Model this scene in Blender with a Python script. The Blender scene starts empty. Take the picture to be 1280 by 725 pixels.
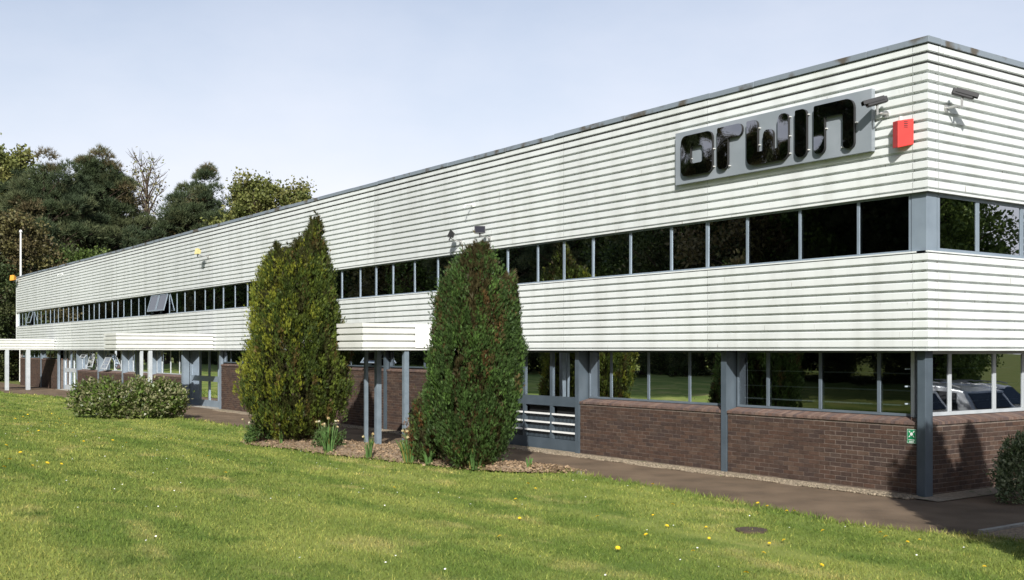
import bpy, bmesh, math, random
import numpy as np
from mathutils import Vector, Matrix

R = math.radians
sc = bpy.context.scene
COL = sc.collection

# ------------------------------------------------------------------ camera
cd = bpy.data.cameras.new('camera')
cd.sensor_width = 36.0
cd.lens = 1360 / 1280 * 36.0
cd.shift_y = 74.5 / 1280
cd.clip_end = 3000
cam = bpy.data.objects.new('camera', cd)
COL.objects.link(cam)
VD = Vector((-0.81613, 0.57787, 0.0))      # view direction
VR = Vector((0.57787, 0.81613, 0.0))       # to the right
cam.location = (9.956, -14.887, 2.3124)
cam.rotation_euler = VD.to_track_quat('-Z', 'Y').to_euler()
sc.camera = cam

# ------------------------------------------------------------------ sky and sun
SUN = Vector((1.0, -0.78, 0.80)).normalized()
elev = math.asin(SUN.z)
azim = math.atan2(SUN.x, SUN.y)
w = bpy.data.worlds.new('World')
sc.world = w
w.use_nodes = True
nt = w.node_tree
nt.nodes.clear()
sky = nt.nodes.new('ShaderNodeTexSky')
sky.sky_type = 'NISHITA'
sky.sun_disc = False
sky.sun_elevation = elev
sky.sun_rotation = azim
sky.air_density = 1.0
sky.dust_density = 1.5
sky.ozone_density = 1.5
# a thin even veil of high cloud over the whole sky, thicker low down
tc = nt.nodes.new('ShaderNodeTexCoord')
mp = nt.nodes.new('ShaderNodeMapping')
mp.inputs['Scale'].default_value = (1.0, 1.0, 2.2)
nz = nt.nodes.new('ShaderNodeTexNoise')
nz.inputs['Scale'].default_value = 1.7
nz.inputs['Detail'].default_value = 7.0
nz.inputs['Roughness'].default_value = 0.55
sx = nt.nodes.new('ShaderNodeSeparateXYZ')
mr = nt.nodes.new('ShaderNodeMapRange')
mr.inputs['From Min'].default_value = 0.05
mr.inputs['From Max'].default_value = 0.46
mr.inputs['To Min'].default_value = 1.0
mr.inputs['To Max'].default_value = 0.0
ma = nt.nodes.new('ShaderNodeMath'); ma.operation = 'MULTIPLY_ADD'
ma.inputs[1].default_value = 0.9
ma.inputs[2].default_value = -0.42
mb = nt.nodes.new('ShaderNodeMath'); mb.operation = 'ADD'; mb.use_clamp = True
mx = nt.nodes.new('ShaderNodeMix'); mx.data_type = 'RGBA'
mx.inputs['B'].default_value = (7.7, 7.8, 8.5, 1)
bg = nt.nodes.new('ShaderNodeBackground')
bg.inputs['Strength'].default_value = 0.10
out = nt.nodes.new('ShaderNodeOutputWorld')
L = nt.links.new
L(tc.outputs['Generated'], mp.inputs['Vector'])
L(mp.outputs['Vector'], nz.inputs['Vector'])
L(tc.outputs['Generated'], sx.inputs['Vector'])
L(sx.outputs['Z'], mr.inputs['Value'])
L(nz.outputs['Fac'], ma.inputs[0])
L(ma.outputs[0], mb.inputs[0])
L(mr.outputs['Result'], mb.inputs[1])
L(mb.outputs[0], mx.inputs['Factor'])
L(sky.outputs['Color'], mx.inputs['A'])
L(mx.outputs['Result'], bg.inputs['Color'])
L(bg.outputs['Background'], out.inputs['Surface'])

sd = bpy.data.lights.new('sun', 'SUN')
sd.energy = 5.0
sd.angle = R(0.5)
sd.color = (1.0, 0.965, 0.91)
sun = bpy.data.objects.new('sun', sd)
COL.objects.link(sun)
sun.rotation_euler = SUN.to_track_quat('Z', 'Y').to_euler()
sun.location = (20, -20, 30)

vs = sc.view_settings
vs.view_transform = 'Standard'
vs.look = 'None'
vs.exposure = 0.36
vs.gamma = 1.0
vs.use_curve_mapping = False
sc.cycles.use_denoising = True
sc.cycles.max_bounces = 8
sc.cycles.transparent_max_bounces = 12

rnd = random.Random(7)
rng = np.random.default_rng(11)

# ------------------------------------------------------------------ materials
MATS = {}
def pmat(name, c1, c2=None, scale=4.0, rough=0.6, spec=0.3, metal=0.0, stretch=(1, 1, 1), detail=5.0,
         lo=0.35, hi=0.65, bump=0.0, bscale=60.0, attr=False, speck=None, speckscale=20.0, specklo=0.62, coord='world'):
    m = bpy.data.materials.new(name)
    m.use_nodes = True
    t = m.node_tree
    b = t.nodes['Principled BSDF']
    b.inputs['Roughness'].default_value = rough
    b.inputs['Specular IOR Level'].default_value = spec
    b.inputs['Metallic'].default_value = metal
    if coord == 'world':
        g = t.nodes.new('ShaderNodeNewGeometry'); vec = g.outputs['Position']
    else:
        g = t.nodes.new('ShaderNodeTexCoord'); vec = g.outputs['Object']
    mpn = t.nodes.new('ShaderNodeMapping')
    mpn.inputs['Scale'].default_value = stretch
    t.links.new(vec, mpn.inputs['Vector'])
    vec = mpn.outputs['Vector']
    col = None
    if attr:
        a = t.nodes.new('ShaderNodeAttribute'); a.attribute_name = 'Col'
        col = a.outputs['Color']
    if c2 is not None:
        n = t.nodes.new('ShaderNodeTexNoise')
        n.inputs['Scale'].default_value = scale
        n.inputs['Detail'].default_value = detail
        t.links.new(vec, n.inputs['Vector'])
        r_ = t.nodes.new('ShaderNodeMapRange')
        r_.inputs['From Min'].default_value = lo
        r_.inputs['From Max'].default_value = hi
        t.links.new(n.outputs['Fac'], r_.inputs['Value'])
        k = t.nodes.new('ShaderNodeMix'); k.data_type = 'RGBA'
        k.inputs['A'].default_value = (*c1, 1); k.inputs['B'].default_value = (*c2, 1)
        t.links.new(r_.outputs['Result'], k.inputs['Factor'])
        if col is not None:
            q = t.nodes.new('ShaderNodeMix'); q.data_type = 'RGBA'; q.blend_type = 'MULTIPLY'
            q.inputs['Factor'].default_value = 1.0
            t.links.new(col, q.inputs['A']); t.links.new(k.outputs['Result'], q.inputs['B'])
            col = q.outputs['Result']
        else:
            col = k.outputs['Result']
    if speck is not None:
        n = t.nodes.new('ShaderNodeTexNoise')
        n.inputs['Scale'].default_value = speckscale
        n.inputs['Detail'].default_value = 3.0
        t.links.new(vec, n.inputs['Vector'])
        r_ = t.nodes.new('ShaderNodeMapRange')
        r_.inputs['From Min'].default_value = specklo
        r_.inputs['From Max'].default_value = specklo + 0.08
        t.links.new(n.outputs['Fac'], r_.inputs['Value'])
        k = t.nodes.new('ShaderNodeMix'); k.data_type = 'RGBA'
        k.inputs['B'].default_value = (*speck, 1)
        if col is None: k.inputs['A'].default_value = (*c1, 1)
        else: t.links.new(col, k.inputs['A'])
        t.links.new(r_.outputs['Result'], k.inputs['Factor'])
        col = k.outputs['Result']
    if col is None: b.inputs['Base Color'].default_value = (*c1, 1)
    else: t.links.new(col, b.inputs['Base Color'])
    if bump > 0:
        n = t.nodes.new('ShaderNodeTexNoise')
        n.inputs['Scale'].default_value = bscale
        n.inputs['Detail'].default_value = 4.0
        t.links.new(vec, n.inputs['Vector'])
        u = t.nodes.new('ShaderNodeBump')
        u.inputs['Strength'].default_value = bump
        u.inputs['Distance'].default_value = 0.02
        t.links.new(n.outputs['Fac'], u.inputs['Height'])
        t.links.new(u.outputs['Normal'], b.inputs['Normal'])
    MATS[name] = m
    return m

def leafmat(name, trans=0.3, rough=0.55, spec=0.25):
    m = bpy.data.materials.new(name); m.use_nodes = True
    t = m.node_tree; b = t.nodes['Principled BSDF']; o = t.nodes['Material Output']
    a = t.nodes.new('ShaderNodeAttribute'); a.attribute_name = 'Col'
    b.inputs['Roughness'].default_value = rough
    b.inputs['Specular IOR Level'].default_value = spec
    tr = t.nodes.new('ShaderNodeBsdfTranslucent')
    mxs = t.nodes.new('ShaderNodeMixShader'); mxs.inputs[0].default_value = trans
    t.links.new(a.outputs['Color'], b.inputs['Base Color'])
    t.links.new(a.outputs['Color'], tr.inputs['Color'])
    t.links.new(b.outputs[0], mxs.inputs[1]); t.links.new(tr.outputs[0], mxs.inputs[2])
    t.links.new(mxs.outputs[0], o.inputs['Surface'])
    MATS[name] = m
    return m

def glassmat(name, tint, ior=1.5, extra=0.0):
    m = bpy.data.materials.new(name); m.use_nodes = True
    t = m.node_tree; t.nodes.clear()
    o = t.nodes.new('ShaderNodeOutputMaterial')
    tp = t.nodes.new('ShaderNodeBsdfTransparent'); tp.inputs['Color'].default_value = (*tint, 1)
    gl = t.nodes.new('ShaderNodeBsdfGlossy'); gl.inputs['Roughness'].default_value = 0.0
    gl.inputs['Color'].default_value = (0.95, 0.97, 1, 1)
    fr = t.nodes.new('ShaderNodeFresnel'); fr.inputs['IOR'].default_value = ior
    mxs = t.nodes.new('ShaderNodeMixShader')
    # old float glass is never quite flat
    g = t.nodes.new('ShaderNodeNewGeometry')
    n = t.nodes.new('ShaderNodeTexNoise'); n.inputs['Scale'].default_value = 1.6; n.inputs['Detail'].default_value = 1.0
    u = t.nodes.new('ShaderNodeBump'); u.inputs['Strength'].default_value = 0.04; u.inputs['Distance'].default_value = 0.02
    t.links.new(g.outputs['Position'], n.inputs['Vector'])
    t.links.new(n.outputs['Fac'], u.inputs['Height'])
    t.links.new(u.outputs['Normal'], gl.inputs['Normal'])
    ad = t.nodes.new('ShaderNodeMath'); ad.operation = 'ADD'; ad.inputs[1].default_value = extra; ad.use_clamp = True
    t.links.new(fr.outputs[0], ad.inputs[0])
    t.links.new(ad.outputs[0], mxs.inputs[0])
    t.links.new(tp.outputs[0], mxs.inputs[1]); t.links.new(gl.outputs[0], mxs.inputs[2])
    t.links.new(mxs.outputs[0], o.inputs['Surface'])
    MATS[name] = m
    return m

pmat('cladding', (0.68, 0.71, 0.70), (0.56, 0.585, 0.565), scale=1.1, rough=0.42, spec=0.4, stretch=(2.6, 2.6, 0.22), lo=0.45, hi=0.80,
     speck=(0.20, 0.17, 0.13), speckscale=11.0, specklo=0.68)
def sheet_shades(m):
    # no two sheets have aged quite alike
    t = m.node_tree; b = t.nodes['Principled BSDF']; src = b.inputs['Base Color'].links[0].from_socket
    oi = t.nodes.new('ShaderNodeObjectInfo'); r_ = t.nodes.new('ShaderNodeMapRange')
    r_.inputs['To Min'].default_value = 0.93; r_.inputs['To Max'].default_value = 1.03
    k = t.nodes.new('ShaderNodeVectorMath'); k.operation = 'SCALE'
    t.links.new(oi.outputs['Random'], r_.inputs['Value']); t.links.new(src, k.inputs[0]); t.links.new(r_.outputs['Result'], k.inputs['Scale'])
    t.links.new(k.outputs[0], b.inputs['Base Color'])
sheet_shades(MATS['cladding'])
pmat('canopy_white', (0.64, 0.65, 0.62), (0.58, 0.59, 0.56), scale=2.0, rough=0.45, spec=0.4)
pmat('coping_grey', (0.20, 0.235, 0.27), (0.10, 0.09, 0.075), scale=2.2, rough=0.6, lo=0.54, hi=0.66, detail=8)
pmat('frame_grey', (0.075, 0.098, 0.12), (0.062, 0.082, 0.10), scale=3.0, rough=0.45, spec=0.4)
pmat('frame_mid', (0.12, 0.15, 0.18), (0.10, 0.125, 0.15), scale=3.0, rough=0.4, spec=0.4)
pmat('frame_pale', (0.20, 0.245, 0.29), (0.17, 0.21, 0.25), scale=3.0, rough=0.4, spec=0.4)
pmat('frame_white', (0.44, 0.47, 0.49), (0.37, 0.40, 0.42), scale=3.0, rough=0.45, spec=0.4)
pmat('post_grey', (0.16, 0.20, 0.235), (0.13, 0.165, 0.195), scale=6.0, rough=0.5)
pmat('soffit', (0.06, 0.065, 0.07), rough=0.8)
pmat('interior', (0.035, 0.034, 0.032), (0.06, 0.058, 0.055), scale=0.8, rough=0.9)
pmat('bar_blue', (0.42, 0.50, 0.56), rough=0.5)
pmat('mortar', (0.20, 0.165, 0.138), (0.14, 0.115, 0.097), scale=8, rough=0.95, bump=0.4, bscale=80)
pmat('brick', (1.10, 1.10, 1.10), (0.82, 0.82, 0.82), scale=14.0, rough=0.9, spec=0.15, attr=True, bump=0.5, bscale=90)
pmat('sill_brick', (1.1, 1.1, 1.1), (0.8, 0.8, 0.8), scale=12.0, rough=0.85, spec=0.2, attr=True)
pmat('sign_grey', (0.27, 0.30, 0.33), (0.22, 0.25, 0.275), scale=1.3, rough=0.4, spec=0.45)
pmat('letter_black', (0.30, 0.30, 0.31), rough=0.03, spec=0.5, metal=1.0, bump=1.0, bscale=1.5)
for _n in MATS['letter_black'].node_tree.nodes:
    if _n.type == 'BUMP': _n.inputs['Distance'].default_value = 0.035
    if _n.type == 'TEX_NOISE': _n.inputs['Detail'].default_value = 0.6
pmat('letter_side', (0.03, 0.03, 0.03), rough=0.4)
pmat('bolt', (0.7, 0.7, 0.68), rough=0.4)
pmat('red', (0.62, 0.035, 0.028), (0.52, 0.03, 0.025), scale=5, rough=0.4, spec=0.45)
pmat('black_plastic', (0.02, 0.02, 0.022), rough=0.35, spec=0.5)
pmat('steel', (0.42, 0.42, 0.41), rough=0.4, metal=0.6)
pmat('lens', (0.01, 0.01, 0.015), rough=0.05, spec=0.8)
pmat('yellow_lamp', (0.75, 0.66, 0.30), rough=0.4)
pmat('orange_lamp', (0.85, 0.38, 0.06), rough=0.4)
pmat('sign_green', (0.015, 0.22, 0.09), rough=0.4)
pmat('white', (0.75, 0.76, 0.74), rough=0.5)
pmat('mesh_dark', (0.014, 0.015, 0.016), rough=0.7)
pmat('asphalt', (0.185, 0.135, 0.092), (0.115, 0.085, 0.059), scale=1.2, rough=0.95, spec=0.1, bump=0.5, bscale=90,
     speck=(0.15, 0.135, 0.115), speckscale=55, specklo=0.60)
pmat('parking', (0.055, 0.055, 0.055), (0.04, 0.04, 0.04), scale=1.2, rough=0.95)
pmat('gravel', (0.34, 0.28, 0.20), (0.20, 0.165, 0.12), scale=22, rough=0.95, bump=1.0, bscale=45, speck=(0.10, 0.13, 0.04), speckscale=5, specklo=0.60)
pmat('mulch', (0.34, 0.255, 0.17), (0.15, 0.105, 0.07), scale=24, rough=0.95, bump=1.0, bscale=40)
pmat('kerb', (0.36, 0.34, 0.30), (0.25, 0.23, 0.20), scale=7, rough=0.9, bump=0.3)
pmat('bark', (0.10, 0.075, 0.055), (0.055, 0.04, 0.03), scale=6, rough=0.95)
pmat('pole_white', (0.72, 0.72, 0.70), rough=0.4)
pmat('roof_felt', (0.12, 0.12, 0.12), rough=0.95)
pmat('earth', (0.10, 0.13, 0.035), (0.14, 0.15, 0.05), scale=0.2, rough=1.0, spec=0.05)
pmat('tyre', (0.02, 0.02, 0.02), rough=0.8)
pmat('car_white', (0.75, 0.76, 0.77), rough=0.15, spec=0.6)
pmat('car_dark', (0.03, 0.035, 0.045), rough=0.15, spec=0.6)
pmat('car_silver', (0.45, 0.47, 0.49), rough=0.2, spec=0.6, metal=0.5)
pmat('car_glass', (0.01, 0.012, 0.014), rough=0.03, spec=0.7)
pmat('tail_red', (0.5, 0.02, 0.02), rough=0.2)
pmat('dandelion_yellow', (0.85, 0.58, 0.02), rough=0.7)
pmat('daisy_white', (0.82, 0.82, 0.80), rough=0.7)
pmat('drain', (0.09, 0.06, 0.045), (0.06, 0.045, 0.035), scale=9, rough=0.8)
leafmat('foliage', 0.22)
leafmat('needles', 0.10, rough=0.6, spec=0.2)
leafmat('broadleaf', 0.2, rough=0.4, spec=0.4)
leafmat('blade', 0.30, rough=0.6, spec=0.2)
glassmat('glass', (0.30, 0.32, 0.31), 1.45, 0.08)
glassmat('glass_upper', (0.12, 0.13, 0.13), 1.45, 0.05)
glassmat('glass_side', (0.20, 0.22, 0.22), 1.5, 0.38)

# lawn: mown bands, thin yellow patches, deeper clover green
def lawn_material():
    m = bpy.data.materials.new('lawn'); m.use_nodes = True
    t = m.node_tree; b = t.nodes['Principled BSDF']
    b.inputs['Roughness'].default_value = 0.95
    b.inputs['Specular IOR Level'].default_value = 0.05
    g = t.nodes.new('ShaderNodeNewGeometry')
    def noise(scale, detail, st, rot=0):
        mpn = t.nodes.new('ShaderNodeMapping'); mpn.inputs['Scale'].default_value = st
        mpn.inputs['Rotation'].default_value = (0, 0, rot)
        n = t.nodes.new('ShaderNodeTexNoise'); n.inputs['Scale'].default_value = scale; n.inputs['Detail'].default_value = detail
        t.links.new(g.outputs['Position'], mpn.inputs['Vector']); t.links.new(mpn.outputs['Vector'], n.inputs['Vector'])
        return n.outputs['Fac']
    def ramp(fac, lo, hi):
        r_ = t.nodes.new('ShaderNodeMapRange'); r_.inputs['From Min'].default_value = lo; r_.inputs['From Max'].default_value = hi
        t.links.new(fac, r_.inputs['Value']); return r_.outputs['Result']
    def mix(f, a, bcol):
        k = t.nodes.new('ShaderNodeMix'); k.data_type = 'RGBA'
        t.links.new(f, k.inputs['Factor'])
        if isinstance(a, tuple): k.inputs['A'].default_value = (*a, 1)
        else: t.links.new(a, k.inputs['A'])
        k.inputs['B'].default_value = (*bcol, 1)
        return k.outputs['Result']
    c = mix(ramp(noise(0.8, 4, (0.35, 1.3, 1), 0.25), 0.37, 0.63), (0.132, 0.186, 0.044), (0.240, 0.270, 0.074))
    c = mix(ramp(noise(0.75, 6, (0.8, 1.5, 1), 0.25), 0.56, 0.72), c, (0.330, 0.305, 0.115))
    c = mix(ramp(noise(1.3, 5, (1, 1, 1)), 0.57, 0.72), c, (0.095, 0.148, 0.034))
    c = mix(ramp(noise(40, 3, (1, 1, 1)), 0.55, 0.8), c, (0.10, 0.125, 0.032))
    t.links.new(c, b.inputs['Base Color'])
    MATS['lawn'] = m
    # the blades take the same ground colours, times a shade of their own
    m2 = m.copy(); m2.name = 'grass_blade'
    t = m2.node_tree; b = t.nodes['Principled BSDF']; o = t.nodes['Material Output']
    src = b.inputs['Base Color'].links[0].from_socket
    a = t.nodes.new('ShaderNodeAttribute'); a.attribute_name = 'Col'
    k = t.nodes.new('ShaderNodeMix'); k.data_type = 'RGBA'; k.blend_type = 'MULTIPLY'; k.inputs['Factor'].default_value = 1
    t.links.new(src, k.inputs['A']); t.links.new(a.outputs['Color'], k.inputs['B'])
    t.links.new(k.outputs['Result'], b.inputs['Base Color'])
    tr = t.nodes.new('ShaderNodeBsdfTranslucent'); t.links.new(k.outputs['Result'], tr.inputs['Color'])
    ms = t.nodes.new('ShaderNodeMixShader'); ms.inputs[0].default_value = 0.35
    t.links.new(b.outputs[0], ms.inputs[1]); t.links.new(tr.outputs[0], ms.inputs[2]); t.links.new(ms.outputs[0], o.inputs['Surface'])
    MATS['grass_blade'] = m2
lawn_material()

# ------------------------------------------------------------------ helpers
def tag(o, label=None, cat=None, group=None, kind=None):
    if label: o['label'] = label
    if cat: o['category'] = cat
    if group: o['group'] = group
    if kind: o['kind'] = kind
    return o

def empty(name, loc=(0, 0, 0), rz=0.0):
    o = bpy.data.objects.new(name, None)
    o.empty_display_size = 0.2
    COL.objects.link(o)
    o.location = loc
    o.rotation_euler = (0, 0, rz)
    return o

def link(name, me, parent=None):
    o = bpy.data.objects.new(name, me)
    COL.objects.link(o)
    if parent is not None: o.parent = parent
    return o

class MB:
    """collects shapes; build() links them as one mesh object"""
    def __init__(s): s.v = []; s.f = []; s.c = []
    def poly(s, pts, col=None):
        i = len(s.v); s.v += [tuple(p) for p in pts]; s.f.append(tuple(range(i, i + len(pts)))); s.c.append(col); return s
    def box(s, a, b, T=None, col=None, skip=()):
        x0, y0, z0 = a; x1, y1, z1 = b
        P = [(x0, y0, z0), (x1, y0, z0), (x1, y1, z0), (x0, y1, z0), (x0, y0, z1), (x1, y0, z1), (x1, y1, z1), (x0, y1, z1)]
        if T: P = [T(*p) for p in P]
        i = len(s.v); s.v += [tuple(p) for p in P]
        for k, q in enumerate(((0, 3, 2, 1), (4, 5, 6, 7), (0, 1, 5, 4), (1, 2, 6, 5), (2, 3, 7, 6), (3, 0, 4, 7))):
            if k in skip: continue
            s.f.append(tuple(i + j for j in q)); s.c.append(col)
        return s
    def tube(s, pts, rad, n=8, cap=True, col=None):
        pts = [Vector(p) for p in pts]
        if not hasattr(rad, '__len__'): rad = [rad] * len(pts)
        rings = []
        for k, p in enumerate(pts):
            d = (pts[min(k + 1, len(pts) - 1)] - pts[max(k - 1, 0)]).normalized()
            a = d.orthogonal().normalized() if abs(d.z) < 0.95 else Vector((1, 0, 0))
            a = (a - d * a.dot(d)).normalized(); b = d.cross(a)
            i = len(s.v)
            for j in range(n):
                t = 2 * math.pi * j / n
                s.v.append(tuple(p + (a * math.cos(t) + b * math.sin(t)) * rad[k]))
            rings.append(i)
        for k in range(len(rings) - 1):
            for j in range(n):
                j2 = (j + 1) % n
                s.f.append((rings[k] + j, rings[k] + j2, rings[k + 1] + j2, rings[k + 1] + j)); s.c.append(col)
        if cap:
            s.f.append(tuple(rings[0] + j for j in reversed(range(n)))); s.c.append(col)
            s.f.append(tuple(rings[-1] + j for j in range(n))); s.c.append(col)
        return s
    def mesh(s, name, mat, smooth=False, recalc=True):
        me = bpy.data.meshes.new(name)
        me.from_pydata(s.v, [], s.f)
        if any(c is not None for c in s.c):
            at = me.attributes.new('Col', 'FLOAT_COLOR', 'CORNER')
            buf = np.ones((len(me.loops), 4), np.float32); k = 0
            for f, c in zip(s.f, s.c):
                if c is not None: buf[k:k + len(f), :3] = c
                k += len(f)
            at.data.foreach_set('color', buf.ravel())
        if recalc:
            bm = bmesh.new(); bm.from_mesh(me)
            bmesh.ops.recalc_face_normals(bm, faces=bm.faces)
            bm.to_mesh(me); bm.free()
        if mat: me.materials.append(MATS[mat])
        if smooth: me.shade_smooth()
        return me
    def build(s, name, mat, parent=None, smooth=False, bevel=0.0, recalc=True):
        me = s.mesh(name, mat, smooth, recalc)
        o = link(name, me, parent)
        if bevel > 0:
            b = o.modifiers.new('bevel', 'BEVEL'); b.width = bevel; b.segments = 2; b.limit_method = 'ANGLE'
        return o

def scatter_mesh(name, P, D, S, tv, tf, C, mat, roll=None, wid=None):
    """N copies of a small leaf template (verts tv: x width, y length, z normal; triangles tf), one mesh"""
    N = len(P); tv = np.asarray(tv, np.float32); tf = np.asarray(tf, np.int32); k = len(tv)
    D = D / (np.linalg.norm(D, axis=1, keepdims=True) + 1e-9)
    A = rng.normal(size=(N, 3)) if roll is None else roll
    A = A - D * (A * D).sum(1, keepdims=True)
    A /= (np.linalg.norm(A, axis=1, keepdims=True) + 1e-9)
    B = np.cross(D, A)
    S = np.broadcast_to(np.asarray(S, np.float32), (N,))
    W = np.ones(N, np.float32) if wid is None else wid
    V = (P[:, None, :] + S[:, None, None] * (tv[None, :, 0:1] * W[:, None, None] * A[:, None, :] + tv[None, :, 1:2] * D[:, None, :] + tv[None, :, 2:3] * B[:, None, :])).reshape(-1, 3)
    F = (tf[None] + (np.arange(N) * k)[:, None, None]).reshape(-1, 3)
    me = bpy.data.meshes.new(name)
    me.vertices.add(len(V)); me.vertices.foreach_set('co', V.astype(np.float32).ravel())
    me.loops.add(F.size); me.loops.foreach_set('vertex_index', F.astype(np.int32).ravel())
    me.polygons.add(len(F)); me.polygons.foreach_set('loop_start', np.arange(0, F.size, 3, dtype=np.int32))
    me.update(calc_edges=True)
    at = me.attributes.new('Col', 'FLOAT_COLOR', 'POINT')
    cc = np.ones((N, k, 4), np.float32); cc[:, :, :3] = np.clip(C, 0, 1)[:, None, :]
    at.data.foreach_set('color', cc.ravel())
    me.materials.append(MATS[mat])
    return me

def unit(n):
    v = rng.normal(size=(n, 3)); return v / np.linalg.norm(v, axis=1, keepdims=True)

# ------------------------------------------------------------------ ground
def lawn_z(x, y):
    return 0.03 + 0.066 * min(10.0, max(0.0, -5.4 - y))

LE = [(-120, -2.6), (-75, -2.5), (-60, -2.6), (-56, -3.4), (-52, -3.6), (-48, -2.6), (-43.9, -2.25), (-36, -2.4), (-30, -2.8), (-25.3, -2.9), (-21, -2.8), (-19, -3.0), (-17.2, -3.7), (-15.6, -4.75),
      (-14.7, -4.95), (-13.3, -4.62), (-11.5, -4.52), (-10.4, -4.22), (-9.3, -4.02), (-8, -3.74), (-7.1, -3.56), (-6.3, -3.15), (-5.95, -2.5), (-5.7, -2.28),
      (-3.9, -2.42), (-1.8, -2.68), (0, -2.92), (0.9, -3.05), (1.8, -2.85), (2.45, -2.45), (2.9, -2.4), (5, -2.6), (12, -2.8), (40, -3.0)]
def lawn_edge(x):
    for (a, ya), (b, yb) in zip(LE, LE[1:]):
        if a <= x <= b: return ya + (yb - ya) * (x - a) / (b - a)
    return LE[-1][1]

def ground():
    m = MB()
    S = 1500
    xs = [-S, -300, -160, 60, 300, S]; ys = [-S, -300, -70, 60, 300, S]
    for i in range(5):
        for j in range(5):
            m.poly([(xs[i], ys[j], -0.6), (xs[i + 1], ys[j], -0.6), (xs[i + 1], ys[j + 1], -0.6), (xs[i], ys[j + 1], -0.6)])
    tag(m.build('ground', 'earth', recalc=False), kind='structure')
    # the yard around the building, just below the paving
    m = MB(); m.box((-130, -4.9, -0.55), (2.6, 60, -0.06))
    tag(m.build('yard_ground', 'earth'), kind='structure')
    # lawn sheet with a small lip at the paving
    xs = []
    x = -120.0
    while x <= 40:
        xs.append(x); x += 0.2 if -20 < x < 6 else 1.0
    ts = [0, 0.05, 0.15, 0.4, 0.8, 1.4, 2, 3, 4, 5, 6.5, 8, 10, 13, 17, 22, 30, 45, 70]
    V = []; F = []
    rr = random.Random(3)
    for x in xs:
        e = lawn_edge(x) + rr.uniform(-0.035, 0.035)
        V.append((x, e + 0.02, -0.09))
        for k, t in enumerate(ts):
            y = e - t
            z = lawn_z(x, y) + (0 if k else -0.02) + (rr.uniform(-0.008, 0.008) if 0 < k < 10 else 0)
            V.append((x, y, z))
    n = len(ts) + 1
    for i in range(len(xs) - 1):
        for j in range(n - 1):
            F.append((i * n + j, i * n + j + 1, (i + 1) * n + j + 1, (i + 1) * n + j))
    me = bpy.data.meshes.new('lawn'); me.from_pydata(V, [], F); me.materials.append(MATS['lawn']); me.shade_smooth()
    tag(link('lawn', me), kind='structure')
    # asphalt footpath along both fronts
    m = MB()
    m.poly([(-75, -5.2, -0.004), (2.19, -5.2, -0.004), (2.19, 30, -0.004), (0.2, 30, -0.004), (0.2, 0.15, -0.004), (-75, 0.15, -0.004)])
    tag(m.build('path', 'asphalt', recalc=False), kind='structure')
    # gravel strips against the walls
    m = MB()
    def strip(pts):
        for (a, b) in zip(pts, pts[1:]):
            m.poly([(a[0], a[1], 0.022), (b[0], b[1], 0.022), (b[0], b[2], 0.012), (a[0], a[2], 0.012)])
            m.poly([(a[0], a[2], 0.012), (b[0], b[2], 0.012), (b[0], b[2] - 0.02, -0.01), (a[0], a[2] - 0.02, -0.01)])
    rr = random.Random(5)
    xs = [-0.3 - 0.35 * k for k in range(88)]
    strip([(x, 0.30, -0.20 + rr.uniform(-0.05, 0.05)) for x in xs])
    for k in range(-1, 12):
        a_, b_ = 0.3 + 0.4 * k, 0.7 + 0.4 * k
        m.poly([(-0.3, a_, 0.02), (0.24, a_, 0.01), (0.24, b_, 0.01), (-0.3, b_, 0.02)])
    tag(m.build('gravel_strip', 'gravel', recalc=False), kind='structure')
    # loose stones in the strip
    N = 5200
    px = -0.2 - rng.random(N) ** 1.4 * 26; py = 0.12 - rng.random(N) * 0.36
    P = np.stack([px, py, np.full(N, 0.012)], 1)
    g = rng.uniform(0.6, 1.3, (N, 1)) * np.array([[0.36, 0.30, 0.22]])
    me = scatter_mesh('strip_pebbles', P, unit(N) * [1, 1, 0.3], rng.uniform(0.012, 0.035, N),
                      [(-.6, -.7, 0), (.6, -.7, 0), (.6, .7, 0), (-.6, .7, 0), (0, 0, .7), (0, 0, -.7)],
                      [(0, 1, 4), (1, 2, 4), (2, 3, 4), (3, 0, 4), (1, 0, 5), (2, 1, 5), (3, 2, 5), (0, 3, 5)], g, 'blade')
    tag(link('strip_pebbles', me), 'pale loose pebbles in the strip at the foot of the brick wall', 'pebbles', kind='stuff')
    # planting bed with bark under the two conifers
    edge = [(-17.0, -3.6), (-15.6, -4.80), (-14.7, -5.0), (-13.3, -4.67), (-11.5, -4.57), (-10.4, -4.27), (-9.3, -4.07), (-8, -3.79), (-7.1, -3.61), (-6.3, -3.2), (-5.95, -2.5)]
    def back(x): return -2.75 if x < -13.8 else (-2.15 if x < -6 else -2.25)
    V = []; F = []; ks = 12
    fine = []
    for (a, b) in zip(edge, edge[1:]):
        for q in range(6): fine.append((a[0] + (b[0] - a[0]) * q / 6, a[1] + (b[1] - a[1]) * q / 6))
    fine.append(edge[-1])
    for (x, y) in fine:
        yb = max(back(x), y + 0.1)
        for k in range(ks + 1):
            t = k / ks
            V.append((x, y + (yb - y) * t, 0.040 + 0.12 * math.sin(math.pi * min(1, t * 1.15 + 0.05)) * min(1, (yb - y) / 1.0) + rnd.uniform(-0.012, 0.012)))
    for i in range(len(fine) - 1):
        for k in range(ks):
            a = i * (ks + 1) + k
            F.append((a, a + ks + 1, a + ks + 2, a + 1))
    me = bpy.data.meshes.new('planting_bed'); me.from_pydata(V, [], F); me.materials.append(MATS['mulch']); me.shade_smooth()
    tag(link('planting_bed', me), kind='structure')
    N = 9000
    i = rng.integers(0, len(V), N); P = np.array(V)[i] + rng.normal(size=(N, 3)) * [0.1, 0.1, 0.0] + [0, 0, 0.012]
    g = rng.uniform(0.45, 1.3, (N, 1)) * np.array([[0.36, 0.26, 0.165]])
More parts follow.
